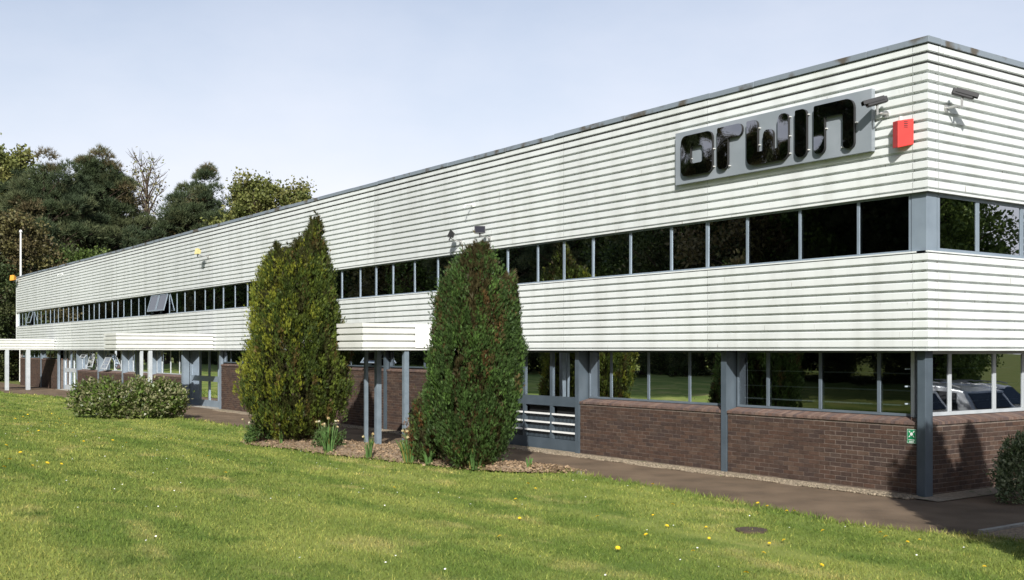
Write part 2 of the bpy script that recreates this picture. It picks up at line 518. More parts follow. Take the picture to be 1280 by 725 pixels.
    me = scatter_mesh('bark_chips', P, unit(N) * [1, 1, 0.35], rng.uniform(0.02, 0.05, N), [(-.35, -.6, 0), (.35, -.5, 0), (.3, .6, .1), (-.3, .5, 0)], [(0, 1, 2), (0, 2, 3)], g, 'blade')
    tag(link('bark_chips', me), 'tan bark chips covering the planting bed below the conifers', 'bark chips', kind='stuff')
    # kerb stones
    def kerb(pts, label):
        o = empty('kerb', (pts[0][0], pts[0][1], 0)); tag(o, label, 'kerb', 'concrete edging kerbs')
        for (a, b) in zip(pts, pts[1:]):
            d = Vector((b[0] - a[0], b[1] - a[1], 0)); n = Vector((-d.y, d.x, 0)).normalized() * 0.04; d2 = d.normalized() * 0.006
            A = Vector((a[0], a[1], 0)) + d2; B = Vector((b[0], b[1], 0)) - d2
            m = MB(); P = [A - n, B - n, B + n, A + n]
            base = [(p.x - pts[0][0], p.y - pts[0][1], -0.08) for p in P]; top = [(p[0], p[1], 0.055) for p in base]
            m.poly(base[::-1]); m.poly(top)
            for q in range(4): m.poly([base[q], base[(q + 1) % 4], top[(q + 1) % 4], top[q]])
            m.build('kerb_stone', 'kerb', o, bevel=0.008)
    kerb([(-5.75, -2.22), (-6.65, -2.16), (-7.55, -2.11), (-8.45, -2.08), (-9.35, -2.08), (-10.25, -2.08)], 'concrete kerb between the bark bed and the footpath by the bushy conifer')
    kerb([(2.24, -2.25), (2.24, -1.35), (2.24, -0.45), (2.24, 0.45), (2.24, 1.35)], 'concrete kerb edging the footpath at the right border of the photograph')
    # bed right of the path
    m = MB()
    m.poly([(2.29, -2.5, 0.03), (8.5, -2.65, 0.05), (8.5, 3.2, -0.05), (2.29, 3.2, 0.02)])
    tag(m.build('side_bed', 'mulch', recalc=False), kind='structure')
    # car park
    m = MB(); m.poly([(2.3, 3.2, -0.34), (30, 3.2, -0.34), (30, 40, -0.34), (2.3, 40, -0.34)])
    tag(m.build('car_park', 'parking', recalc=False), kind='structure')
    m = MB()
    for k in range(9):
        y = 5.0 + 2.6 * k
        m.box((5.6, y - 0.05, -0.336), (10.4, y + 0.05, -0.333))
    tag(m.build('bay_markings', 'white'), kind='structure')
ground()

# ------------------------------------------------------------------ the office building
BAY = 4.41
LEN = 68.1
WID = 26.0
Z_SOF, Z_LT, Z_UB, Z_UT, Z_TOP = 2.295, 3.83, 4.755, 7.05, 7.135
PITCH = 0.153
TL = lambda s, o, z: (-s, -o, z)          # long front: s metres from the corner, o outward, z up
TR = lambda s, o, z: (o, s, z)            # short front
bld = empty('office_building', (-LEN / 2, 0, 0))
tag(bld, 'long two-storey office building clad in white ribbed metal over brown brick', 'building')
bld.location = (0, 0, 0)

def col_s(k): return 0.05 + BAY * k

# ribbed cladding sheets
def rib_profile(zb, n, trim):
    P = [(zb, -0.03), (zb, 0.006), (zb + trim, 0.006), (zb + trim + 0.004, -0.055)] if trim else [(zb, -0.034)]
    z0 = zb + (trim + 0.006 if trim else 0)
    p = (n * PITCH - (z0 - zb)) / n
    for k in range(n):
        z = z0 + p * k
        P += [(z + 0.021, -0.055), (z + 0.028, 0.0), (z + 0.121, 0.0), (z + 0.144, -0.055)]
    P.append((zb + n * PITCH, -0.055))
    return P

def sheet_mesh(name, prof, s0, s1, T, mitre=False, mat='cladding'):
    V = []; F = []
    for (z, o) in prof:
        V.append(T(-o if mitre else s0, o, z)); V.append(T(s1, o, z))
    for k in range(len(prof) - 1):
        F.append((2 * k, 2 * k + 1, 2 * k + 3, 2 * k + 2))
    me = bpy.data.meshes.new(name); me.from_pydata(V, [], F); me.materials.append(MATS[mat])
    return me

up = rib_profile(Z_UB, 15, 0.035)
lo_ = rib_profile(Z_SOF, 10, 0.03)
for prof, nm in ((up, 'upper'), (lo_, 'lower')):
    link('corner_flashing', sheet_mesh('corner_flashing', prof, 0, 0.268, TL, True), bld)
    link('corner_flashing', sheet_mesh('corner_flashing', prof, 0, 0.268, TR, True), bld)
    base = sheet_mesh('cladding_sheet', prof, 0, BAY - 0.005, TL)
    k = 0
    s = 0.272
    while s < LEN - 0.5:
        if s + BAY > LEN: me = sheet_mesh('cladding_sheet', prof, 0, LEN - s, TL)
        else: me = base
        o = link('cladding_sheet', me, bld); o.location = (-s, rnd.uniform(-0.003, 0.001), 0)
        s += BAY; k += 1
    baser = sheet_mesh('cladding_sheet', prof, 0, BAY - 0.005, TR)
    s = 0.272
    while s < WID:
        o = link('cladding_sheet', baser, bld); o.location = (rnd.uniform(-0.001, 0.003), s, 0)
        s += BAY

# fixings: small dark washers in the grooves at every seam
m = MB()
for prof, z0, n in ((up, Z_UB, 15), (lo_, Z_SOF, 10)):
    for k in range(0, 8):
        for j in range(1, n + 1):
            z = z0 + PITCH * j - 0.004 + rnd.uniform(-0.003, 0.003)
            for ds in (0.04,):
                s = 0.272 + BAY * k + ds
                m.box((s, -0.055, z - 0.010), (s + 0.03, -0.044, z + 0.010), TL)
for z0, n in ((Z_UB, 15), (Z_SOF, 10)):
    for j in range(1, n + 1):
        z = z0 + PITCH * j - 0.004
        m.box((0.30, -0.055, z - 0.010), (0.33, -0.044, z + 0.010), TR)
        m.box((0.11, -0.055, z - 0.009), (0.14, -0.044, z + 0.009), TL)
tag(m.build('fixing_washers', 'drain', bld), kind='stuff')

# coping: short weathered lengths along the parapet
s = 0.0; k = 0
while s < LEN:
    ln = rnd.choice((1.1, 1.5, 1.9, 2.4)); e = min(LEN, s + ln)
    m = MB(); dz = rnd.uniform(-0.008, 0.008)
    m.box((s + (0.0 if k else -0.03), -0.30, Z_UT - 0.012 + dz), (e - 0.008, 0.03 + rnd.uniform(0, 0.008), Z_TOP + dz), TL)
    m.build('coping', 'coping_grey', bld, bevel=0.006)
    s = e; k += 1
s = 0.31
while s < WID:
    ln = rnd.choice((0.9, 1.2, 1.6)); e = min(WID, s + ln)
    m = MB(); dz = rnd.uniform(-0.008, 0.008)
    m.box((s, -0.30, Z_UT - 0.012 + dz), (e - 0.008, 0.03 + rnd.uniform(0, 0.008), Z_TOP + dz), TR)
    m.build('coping', 'coping_grey', bld, bevel=0.006)
    s = e

# carcass: floors, roof, back walls, dark rooms behind the glass
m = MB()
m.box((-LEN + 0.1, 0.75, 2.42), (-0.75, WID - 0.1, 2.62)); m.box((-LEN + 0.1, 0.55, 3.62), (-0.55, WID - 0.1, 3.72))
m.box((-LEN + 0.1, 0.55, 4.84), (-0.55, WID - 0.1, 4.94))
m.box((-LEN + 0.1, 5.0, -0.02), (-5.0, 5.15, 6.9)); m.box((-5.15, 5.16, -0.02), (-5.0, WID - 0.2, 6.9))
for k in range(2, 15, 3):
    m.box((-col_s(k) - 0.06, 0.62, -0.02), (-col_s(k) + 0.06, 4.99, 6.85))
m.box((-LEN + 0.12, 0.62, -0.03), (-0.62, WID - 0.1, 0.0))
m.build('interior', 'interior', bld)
m = MB()
m.box((-LEN, 0.04, 6.75), (-0.04, WID, 6.95))
m.build('roof', 'roof_felt', bld)
m = MB()
m.box((-LEN - 0.05, 0.0, 2.30), (-LEN + 0.02, WID, 7.05)); m.box((-LEN, WID - 0.02, -0.05), (0, WID + 0.08, 7.05))
m.build('rear_wall', 'cladding', bld)
m = MB(); m.box((-LEN - 0.04, 0.26, -0.05), (-LEN + 0.015, WID, 2.299)); m.build('end_wall', 'mortar', bld)
# soffit below the overhang
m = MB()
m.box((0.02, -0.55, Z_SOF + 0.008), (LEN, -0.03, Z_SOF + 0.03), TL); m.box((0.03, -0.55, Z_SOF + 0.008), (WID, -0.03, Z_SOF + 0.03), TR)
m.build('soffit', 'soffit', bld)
m = MB()
m.box((0.02, -0.2, Z_UB + 0.008), (LEN, -0.03, Z_UB + 0.03), TL); m.box((0.03, -0.2, Z_UB + 0.008), (WID, -0.03, Z_UB + 0.03), TR)
m.box((0.04, -0.2, Z_LT - 0.01), (LEN, 0.0, Z_LT + 0.012), TL); m.box((0.0, -0.2, Z_LT - 0.01), (WID, 0.0, Z_LT + 0.012), TR)
m.build('window_flashing', 'cladding', bld)

# ---- bricks
BRK = []          # (front, s0, s1, z0, z1, wallpart)
PAL = [(0.078, 0.050, 0.038), (0.070, 0.046, 0.036), (0.088, 0.056, 0.042), (0.064, 0.043, 0.035), (0.074, 0.052, 0.042), (0.096, 0.064, 0.048), (0.060, 0.042, 0.036), (0.082, 0.050, 0.037)]
O_BR = -0.24
def brick_wall(T, s0, s1, ztop, keep=True):
    m = MB(); m.box((s0, O_BR - 0.3, -0.06), (s1, O_BR - 0.006, ztop), T)
    wall = m.build('brick_wall', 'mortar', bld)
    z = 0.0 - 0.035; c = 0
    while z + 0.07 < ztop + 0.03:
        z1 = min(z + 0.065, ztop - 0.004)
        s = s0 + 0.004 - (0.1125 if c % 2 else 0)
        while s < s1 - 0.02:
            a = max(s, s0 + 0.004); b = min(s + 0.215, s1 - 0.004)
            if b - a > 0.03: BRK.append((T, a, b, z, z1, wall))
            s += 0.225
        z += 0.075; c += 1
    # sloping sill of bricks on edge
    m = MB(); s = s0
    while s < s1 - 0.03:
        b = min(s + 0.072, s1 - 0.002); cc = rnd.choice(PAL); cc = tuple(min(1, q * 1.75) for q in (cc[0] * 1.03, cc[1] * 1.08, cc[2] * 1.16))
        j = rnd.uniform(-0.002, 0.002)
        P = [(s, O_BR + 0.02 + j, ztop - 0.01), (b, O_BR + 0.02 + j, ztop - 0.01), (b, O_BR + 0.02 + j, ztop + 0.035), (s, O_BR + 0.02 + j, ztop + 0.035),
             (s, O_BR - 0.27, ztop - 0.01), (b, O_BR - 0.27, ztop - 0.01), (b, O_BR - 0.27, ztop + 0.10), (s, O_BR - 0.27, ztop + 0.10)]
        P = [T(*p) for p in P]
        for q in ((0, 1, 2, 3), (3, 2, 6, 7), (0, 3, 7, 4), (1, 5, 6, 2)): m.poly([P[i] for i in q], cc)
        s += 0.080
    m.build('brick_sill', 'sill_brick', wall, recalc=False)
    m = MB(); P = [T(s0, O_BR + 0.012, ztop), T(s1, O_BR + 0.012, ztop), T(s1, O_BR - 0.27, ztop + 0.09), T(s0, O_BR - 0.27, ztop + 0.09)]
    m.poly(P); m.build('sill_mortar', 'mortar', wall, recalc=False)
    return wall

def pane(parent, T, s0, s1, z0, z1, o, mat):
    m = MB(); m.box((s0, o - 0.006, z0), (s1, o, z1), T, skip=(0, 1, 3, 5, 2) if False else ())
    # a single sheet keeps the reflection clean
    m = MB(); m.poly([T(s0, o, z0), T(s1, o, z0), T(s1, o, z1), T(s0, o, z1)])
    return m.build('pane', mat, parent, recalc=False)

def window(T, s0, s1, z0, z1, o, muls, fmat, gmat, mw=0.055, md=0.07, bars=(), skip=(), frame=True):
    fw = mw * 0.7
    m = MB()
    m.box((s0, o - md, z0), (s1, o - 0.004, z0 + fw), T)
    m.box((s0, o - md, z1 - fw), (s1, o - 0.004, z1), T)
    m.box((s0, o - md, z0 + fw), (s0 + fw, o - 0.004, z1 - fw), T)
    m.box((s1 - fw, o - md, z0 + fw), (s1, o - 0.004, z1 - fw), T)
    win = m.build('window', fmat, bld)
    e = [s0 + fw] + list(muls) + [s1 - fw]
    for x in muls:
        m = MB(); m.box((x - mw / 2, o - md - 0.01, z0 + fw), (x + mw / 2, o, z1 - fw), T); m.build('mullion', fmat, win)
    for i, (a, b) in enumerate(zip(e, e[1:])):
        if i in skip: continue
        a2 = a + (mw / 2 if i else 0); b2 = b - (mw / 2 if i < len(e) - 2 else 0)
        t = rnd.uniform(-0.003, 0.003)
        m = MB(); oo = o - 0.016
        m.poly([T(a2, oo + t, z0 + fw), T(b2, oo - t, z0 + fw), T(b2, oo - t + rnd.uniform(-0.004, 0.004), z1 - fw), T(a2, oo + t + rnd.uniform(-0.004, 0.004), z1 - fw)])
        m.build('pane', gmat, win, recalc=False)
    for z in bars:
        m = MB(); m.box((s0 + 0.03, o - 0.20, z - 0.011), (s1 - 0.03, o - 0.175, z + 0.011), T); m.build('security_bar', 'bar_blue', win)
    return win

def sash(win, T, s0, s1, z1, h, o, ang, mat='frame_pale', gmat='glass', inner=0):
    """top-hung sash standing open"""
    c, sn = math.cos(ang), math.sin(ang)
    def S(s, q, d): return T(s, o + q * sn + d * c, z1 - q * c + d * sn)
    m = MB(); f = 0.045
    for (a, b, q0, q1) in ((s0, s1, 0, f), (s0, s1, h - f, h), (s0, s0 + f, f, h - f), (s1 - f, s1, f, h - f)):
        m.box((a, q0, 0), (b, q1, 0.035), S)
    for k in range(inner):
        q = f + (h - 2 * f) * (k + 1) / (inner + 1)
        m.box((s0 + f, q - 0.012, 0.004), (s1 - f, q + 0.012, 0.03), S)
    o_ = m.build('open_sash', mat, win)
    m = MB(); m.poly([S(s0 + f, f, 0.018), S(s1 - f, f, 0.018), S(s1 - f, h - f, 0.018), S(s0 + f, h - f, 0.018)])
    m.build('sash_pane', gmat, win, recalc=False)

# ---- upper storey ribbon windows
UM = [0.36, 1.34, 2.55, 3.76]
UMUL = [BAY * k + u for k in range(16) for u in UM if BAY * k + u < LEN - 0.3]
for k in range(16):
    s0 = 0.36 if k == 0 else BAY * k + UM[0]
    s1 = min(BAY * (k + 1) + UM[0], LEN - 0.15)
    if s1 - s0 < 0.6: continue
    ml = [BAY * k + u for u in UM[1:] if BAY * k + u < s1 - 0.2]
    open_ = {8: (1, 2), 14: (1,)}.get(k, ())
    wn = window(TL, s0, s1, Z_LT + 0.012, Z_UB + 0.006, -0.075, ml, 'frame_pale', 'glass_upper', mw=0.048, skip=open_)
    e = [s0] + ml + [s1]
    for i in open_:
        sash(wn, TL, e[i] + 0.05, e[i + 1] - 0.05, Z_UB - 0.03, 0.76, -0.07, R(15), gmat='glass', inner=1 if k == 14 else 0)
RM = [0.37, 1.46, 2.79, 4.1]
for k in range(6):
    s0 = 0.37 if k == 0 else BAY * k + 0.37
    s1 = min(BAY * (k + 1) + 0.37, WID - 0.1)
    if s1 - s0 < 1: continue
    window(TR, s0, s1, Z_LT + 0.012, Z_UB + 0.006, -0.075, [BAY * k + q for q in (1.47, 2.79, 4.0) if BAY * k + q < s1 - 0.2], 'frame_pale', 'glass_side', mw=0.085)
# corner post of the ribbon window
m = MB()
m.box((0.075, -0.34, Z_LT + 0.013), (0.345, -0.075, Z_UB + 0.005), TL)
m.build('corner_post', 'frame_pale', bld, bevel=0.006)
m = MB(); m.box((0.36 - 0.345 + 0.33, -0.34, Z_LT + 0.013), (0.36, -0.078, Z_UB + 0.005), TR); m.build('corner_post', 'frame_pale', bld)

# ---- ground floor columns
def column(T, s, w_=0.13, o0=-0.50, o1=-0.20, mat='frame_grey'):
    m = MB()
    t = 0.018
    # rolled steel channel: outer flange, web, inner flange
    m.box((s - w_ / 2, o1 - t, -0.05), (s + w_ / 2, o1, Z_SOF + 0.006), T)
    m.box((s - w_ * 0.36, o0, -0.05), (s + w_ * 0.36, o1 - t - 0.001, Z_SOF + 0.006), T)
    return m.build('column', mat, bld)
for k in range(1, 16): column(TL, col_s(k), o0=-0.50 if k in (1, 2, 8, 9, 10, 11, 12) else -0.33, mat='frame_grey' if k < 7 else 'frame_pale')
for k in range(1, 5): column(TR, col_s(k))
m = MB()
m.box((0.14, -0.34, -0.05), (0.285, -0.14, Z_SOF + 0.005), TL); m.build('corner_column', 'frame_grey', bld, bevel=0.008)
m = MB()
m.box((0.287, -0.50, -0.05), (0.345, -0.21, Z_SOF + 0.005), TL); m.build('corner_column_flange', 'frame_grey', bld, bevel=0.004)

# ---- ground floor bays
O_WIN = -0.48
def dwarf_bay(T, k, s0=None, s1=None, fmat='frame_mid', bars=(1.40, 1.64, 1.92), first=0.0):
    a = (col_s(k) + 0.066) if s0 is None else s0
    b = (col_s(k + 1) - 0.066) if s1 is None else s1
    brick_wall(T, a, b, 1.13)
    ml = [col_s(k) + q for q in (1.19, 2.39, 3.58)]
    wn = window(T, a + 0.10, b - 0.01, 1.235, Z_SOF + 0.004, O_WIN, [x for x in ml if a + 0.3 < x < b - 0.2], fmat, 'glass', mw=0.06, bars=bars)
    # cheek panel between column and frame
    m = MB(); m.box((a + 0.001, O_WIN - 0.05, 1.20), (a + 0.098, O_WIN + 0.012, Z_SOF + 0.004), T); m.build('cheek_panel', fmat if fmat != 'frame_white' else 'frame_white', bld)
    return wn
def tall_bay(T, k, hopper=None, fmat='frame_grey'):
    a = col_s(k) + 0.066; b = min(col_s(k + 1) - 0.066, LEN - 0.02)
    brick_wall(T, a, b, 1.70)
    ml = [col_s(k) + q for q in (1.19, 2.39, 3.58) if col_s(k) + q < b - 0.2]
    wn = window(T, a + 0.01, b - 0.01, 1.805, Z_SOF + 0.004, -0.32, ml, fmat, 'glass', mw=0.055, bars=(2.05,), skip=() if hopper is None else (hopper,))
    if hopper is not None:
        e = [a + 0.05] + ml + [b - 0.05]
        sash(wn, T, e[hopper] + 0.05, e[hopper + 1] - 0.05, Z_SOF - 0.03, 0.46, -0.31, R(38))
def screen_bay(T, k, o, fmat, rails=True):
    """full-height glazed door screen with mid rail, lower rails and a grille"""
    a = col_s(k) + 0.068; b = col_s(k + 1) - 0.068
    m = MB(); d = 0.06
    m.box((a, o - d, 0.0), (b, o, 0.26), T); m.box((a, o - d, 1.02), (b, o, 1.24), T); m.box((a, o - d, Z_SOF - 0.05), (b, o, Z_SOF + 0.004), T)
    fr = m.build('door_screen', fmat, bld)
    n = 4; e = [a + (b - a) * i / n for i in range(n + 1)]
    for i, x in enumerate(e):
        x0 = x - (0.05 if 0 < i < n else (0 if i == 0 else 0.09)); x1 = x + (0.05 if 0 < i < n else (0.09 if i == 0 else 0))
        m = MB(); m.box((x0, o - d + 0.003, 0.262), (x1, o + 0.004, 1.018), T); m.box((x0, o - d + 0.003, 1.242), (x1, o + 0.004, Z_SOF - 0.052), T)
        m.build('stile', fmat, fr)
    for i in range(n):
        m = MB(); m.poly([T(e[i], o - 0.03, 1.242), T(e[i + 1], o - 0.03, 1.242), T(e[i + 1], o - 0.03, Z_SOF - 0.05), T(e[i], o - 0.03, Z_SOF - 0.05)]); m.build('pane', 'glass', fr, recalc=False)
        if not rails:
            m = MB(); m.poly([T(e[i], o - 0.034, 0.26), T(e[i + 1], o - 0.034, 0.26), T(e[i + 1], o - 0.034, 1.02), T(e[i], o - 0.034, 1.02)]); m.build('pane', 'glass', fr, recalc=False)
        if rails:
            for z in (0.43, 0.63, 0.83):
                m = MB(); m.box((e[i] + 0.052, o + 0.006, z - 0.02), (e[i + 1] - 0.052, o + 0.03, z + 0.02), T); m.build('guard_rail', 'white', fr)
            m = MB(); x = e[i] + 0.08
            while x < e[i + 1] - 0.06:
                m.box((x, o - 0.05, 0.27), (x + 0.012, o - 0.038, 0.80), T); x += 0.050
            m.build('grille', 'frame_grey', fr)
            m = MB(); m.box((e[i] + 0.06, o - 0.16, 0.1), (e[i + 1] - 0.06, o - 0.12, 1.0), T); m.build('dark_board', 'mesh_dark', fr)  # matte dark board added behind the grille to darken the lower panels
    for z in (1.40, 1.64):
        m = MB(); m.box((a + 0.03, o - 0.20, z - 0.011), (b - 0.03, o - 0.175, z + 0.011), T); m.build('security_bar', 'bar_blue', fr)
    return fr

dwarf_bay(TL, 0, s0=0.352)
dwarf_bay(TL, 1)
screen_bay(TL, 2, -0.36, 'frame_grey')
tall_bay(TL, 3)
tall_bay(TL, 4, hopper=0)
tall_bay(TL, 5)
tall_bay(TL, 6)
fr7 = screen_bay(TL, 7, -0.56, 'frame_pale', rails=False)
dwarf_bay(TL, 8, fmat='frame_white')
dwarf_bay(TL, 9, fmat='frame_white')
w10 = dwarf_bay(TL, 10, fmat='frame_white')
w11 = dwarf_bay(TL, 11, fmat='frame_white')
screen_bay(TL, 12, -0.58, 'frame_white', rails=False)
tall_bay(TL, 13, fmat='frame_pale')
tall_bay(TL, 14, fmat='frame_pale')
tall_bay(TL, 15, fmat='frame_pale')
# open sashes in the far ground-floor windows
sash(w10, TL, col_s(10) + 2.45, col_s(10) + 3.5, 2.10, 0.85, O_WIN + 0.02, R(24), 'frame_white', inner=3)
sash(w11, TL, col_s(11) + 2.45, col_s(11) + 3.5, 2.25, 0.50, O_WIN + 0.02, R(40), 'frame_white', inner=2)
sash(w11, TL, col_s(11) + 1.25, col_s(11) + 2.3, 2.25, 0.9, O_WIN + 0.02, R(14), 'frame_white', inner=2)
# side cheeks and ceiling of the two recessed entrances
for k in (7, 12):
    d = -0.555 if k == 7 else -0.575
    for s_ in (col_s(k) + 0.068, col_s(k + 1) - 0.068 - 0.02):
        m = MB(); m.box((s_, d - 0.06, -0.02), (s_ + 0.02, -0.515, Z_SOF + 0.004), TL); m.build('entrance_cheek', 'frame_pale', bld)
    m = MB(); m.box((col_s(k), d - 0.06, -0.03), (col_s(k + 1), -0.1, 0.006), TL); m.build('entrance_step', 'kerb', bld)
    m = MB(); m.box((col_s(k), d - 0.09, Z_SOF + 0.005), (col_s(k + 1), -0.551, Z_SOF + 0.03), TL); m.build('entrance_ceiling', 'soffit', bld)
# short front
brick_wall(TR, 0.31, col_s(1) - 0.066, 1.13)
window(TR, 0.36, col_s(1) - 0.08, 1.235, Z_SOF + 0.004, O_WIN, [1.33, 2.64, 3.55], 'frame_white', 'glass_side', mw=0.085, bars=(1.44, 1.72, 2.0))
for k in range(1, 5):
    dwarf_bay(TR, k, fmat='frame_white')

# lay the bricks: the 300 nearest as single objects, the others joined
CAM = cam.location
def bdep(b):
    p = Vector(b[0]((b[1] + b[2]) / 2, O_BR, (b[3] + b[4]) / 2)) - CAM
    return p.dot(VD), p.dot(VR)
vis = []; rest = []
for b in BRK:
    d, l = bdep(b)
    px = 640 + 1360 * l / d
    (vis if px < 1290 and d > 0 else rest).append((d, b))
vis.sort(key=lambda q: q[0])
near = [b for d, b in vis[:300]]; rest = [b for d, b in vis[300:]] + [b for d, b in rest]
BM = {}
def brick_mesh(front, ln, ci):
    key = (front, round(ln, 3), ci)
    if key not in BM:
        m = MB(); T = TL if front == 0 else TR
        h = 0.065; i = 0.003
        m.box((0, -0.05, 0), (ln, -i, h), T, col=PAL[ci])
        m2 = MB(); P = [T(*p) for p in ((0, -0.03, 0), (ln, -0.03, 0), (ln, -0.03, h), (0, -0.03, h), (i, 0, i), (ln - i, 0, i), (ln - i, 0, h - i), (i, 0, h - i), (0, -i, 0), (ln, -i, 0), (ln, -i, h), (0, -i, h))]
        m2.v = P
        m2.f = [(4, 5, 6, 7), (8, 9, 5, 4), (9, 10, 6, 5), (10, 11, 7, 6), (11, 8, 4, 7), (0, 1, 9, 8), (1, 2, 10, 9), (2, 3, 11, 10), (3, 0, 8, 11)]
        m2.c = [PAL[ci]] * len(m2.f)
        BM[key] = m2.mesh('brick', 'brick')
    return BM[key]
for (T, a, b, z0, z1, wall) in near:
    o = link('brick', brick_mesh(0 if T is TL else 1, b - a, rnd.randrange(len(PAL))), wall)
    o.location = T(a, O_BR + rnd.uniform(-0.003, 0.002), z0)
m = MB()
for (T, a, b, z0, z1, wall) in rest:
    j = rnd.uniform(-0.003, 0.002)
    m.box((a, O_BR - 0.03, z0), (b, O_BR + j, z1), T, col=rnd.choice(PAL), skip=(4,) if False else ())
bw = m.build('brickwork', 'brick', bld, recalc=True); tag(bw, kind='stuff')

# ---- entrance canopies on posts
def canopy(label, x1, width, y_out, posts, panel=None):
    z0, z1 = 2.30, 2.92
    c = empty('entrance_canopy', (x1 - width / 2, y_out / 2, 0)); tag(c, label, 'canopy', 'white ribbed entrance canopies')
    ox, oy = c.location.x, c.location.y
    x0 = x1 - width
    def prof():
        P = [(z0, -0.03), (z0, 0.006), (z0 + 0.03, 0.006), (z0 + 0.034, -0.05)]
        p = (z1 - z0 - 0.14) / 3
        for k in range(3):
            z = z0 + 0.034 + p * k
            P += [(z + 0.026, -0.05), (z + 0.034, 0.0), (z + p - 0.026, 0.0), (z + p - 0.004, -0.05)]
        P += [(z1 - 0.092, -0.05), (z1 - 0.086, 0.004), (z1, 0.004), (z1 + 0.003, -0.1)]
        return P
    F_ = lambda s, o, z: (x1 - s - ox, y_out - o - oy, z)     # front, seen along the building
    S_ = lambda s, o, z: (x1 + o - ox, y_out + s - oy, z)     # side towards the corner
    W_ = lambda s, o, z: (x0 - o - ox, y_out + s - oy, z)
    pr = prof()
    def sh(T, ln, mit1, mit0):
        V = []; F = []
        for (z, o) in pr:
            V.append(T(-o if mit0 else 0, o, z)); V.append(T(ln + (o if mit1 else 0), o, z))
        for k in range(len(pr) - 1): F.append((2 * k, 2 * k + 1, 2 * k + 3, 2 * k + 2))
        me = bpy.data.meshes.new('fascia'); me.from_pydata(V, [], F); me.materials.append(MATS['canopy_white']); link('fascia', me, c)
    sh(F_, width, True, True); sh(S_, -y_out - 0.005, False, True); sh(W_, -y_out - 0.005, False, True)
    m = MB(); m.box((x0 + 0.03 - ox, y_out + 0.03 - oy, z1 - 0.05), (x1 - 0.03 - ox, -0.01 - oy, z1 - 0.01)); m.build('roof_deck', 'roof_felt', c)
    m = MB(); m.box((x0 + 0.03 - ox, y_out + 0.03 - oy, z0 + 0.01), (x1 - 0.03 - ox, -0.01 - oy, z0 + 0.03)); m.build('ceiling', 'soffit', c)
    for (x, y, wd, mat) in posts:
        m = MB(); t = wd / 2
        m.box((x - t - ox, y - t - oy, -0.05), (x + t - ox, y + t - oy, z0 + 0.012)); m.build('post', mat, c, bevel=0.006)
    if panel:
        m = MB(); m.box((x1 + 0.004 - ox, panel[0] - oy, z0 + 0.05), (x1 + 0.03 - ox, panel[1] - oy, z1 - 0.02)); m.build('blank_panel', 'white', c, bevel=0.004)
    return c
canopy('white ribbed canopy on blue-grey posts between the two tall conifers', -12.14, 1.30, -3.4,
       [(-12.24, -2.22, 0.12, 'post_grey'), (-13.22, -2.42, 0.13, 'post_grey'), (-13.33, -2.68, 0.08, 'post_grey')], panel=(-2.02, -1.40))
canopy('white ribbed canopy above the recessed entrance behind the low wide shrub', -31.05, 1.65, -3.67,
       [(-31.15, -2.40, 0.14, 'frame_white'), (-31.15, -2.72, 0.11, 'frame_white'), (-32.4, -2.5, 0.13, 'post_grey')])
canopy('white ribbed canopy on white posts at the left border of the photograph', -57.2, 1.7, -4.4,
       [(-57.3, -1.43, 0.22, 'frame_white'), (-57.3, -2.55, 0.2, 'frame_white')])

# ------------------------------------------------------------------ sign with five letters
def rounded(pts, n=6):
    """polygon with a radius for each corner -> list of points"""
    out = []; N = len(pts)
    for i in range(N):
        x, y, r = pts[i]; p = Vector((x, y)); a = Vector(pts[i - 1][:2]); b = Vector(pts[(i + 1) % N][:2])
        if r <= 0: out.append((x, y)); continue
        u = (a - p).normalized(); v = (b - p).normalized()
        ang = math.acos(max(-1, min(1, u.dot(v)))); t = r / math.tan(ang / 2)
        A = p + u * t; B = p + v * t; c = p + (u + v).normalized() * (r / math.sin(ang / 2))
        a0 = math.atan2(A.y - c.y, A.x - c.x); a1 = math.atan2(B.y - c.y, B.x - c.x)
        d = (a1 - a0 + math.pi) % (2 * math.pi) - math.pi
        for k in range(n + 1):
            q = a0 + d * k / n; out.append((c.x + r * math.cos(q), c.y + r * math.sin(q)))
    return out

sgn = empty('company_sign', (-3.16, -0.06, 5.50)); tag(sgn, 'grey sign panel with glossy black letters reading orwin, high near the corner', 'sign')
def sg(x, o, z): return (x + 3.16, -(o) + 0.06, z - 5.50)
SX0, SX1, SZ0, SZ1 = -5.44, -0.95, 5.50, 6.50
m = MB()
for k in range(3):
    xa = SX0 + (SX1 - SX0) * k / 3; xb = SX0 + (SX1 - SX0) * (k + 1) / 3
    m = MB(); P = [sg(xa + 0.001, 0.012, SZ0), sg(xb - 0.001, 0.012, SZ0), sg(xb - 0.001, 0.012, SZ1), sg(xa + 0.001, 0.012, SZ1), sg(xa + 0.001, 0.10, SZ0), sg(xb - 0.001, 0.10, SZ0), sg(xb - 0.001, 0.10, SZ1), sg(xa + 0.001, 0.10, SZ1)]
    i = 0; m.v = P; m.f = [(0, 1, 2, 3), (4, 5, 6, 7), (0, 1, 5, 4), (1, 2, 6, 5), (2, 3, 7, 6), (3, 0, 4, 7)]; m.c = [None] * 6
    m.build('backing_panel', 'sign_grey', sgn)
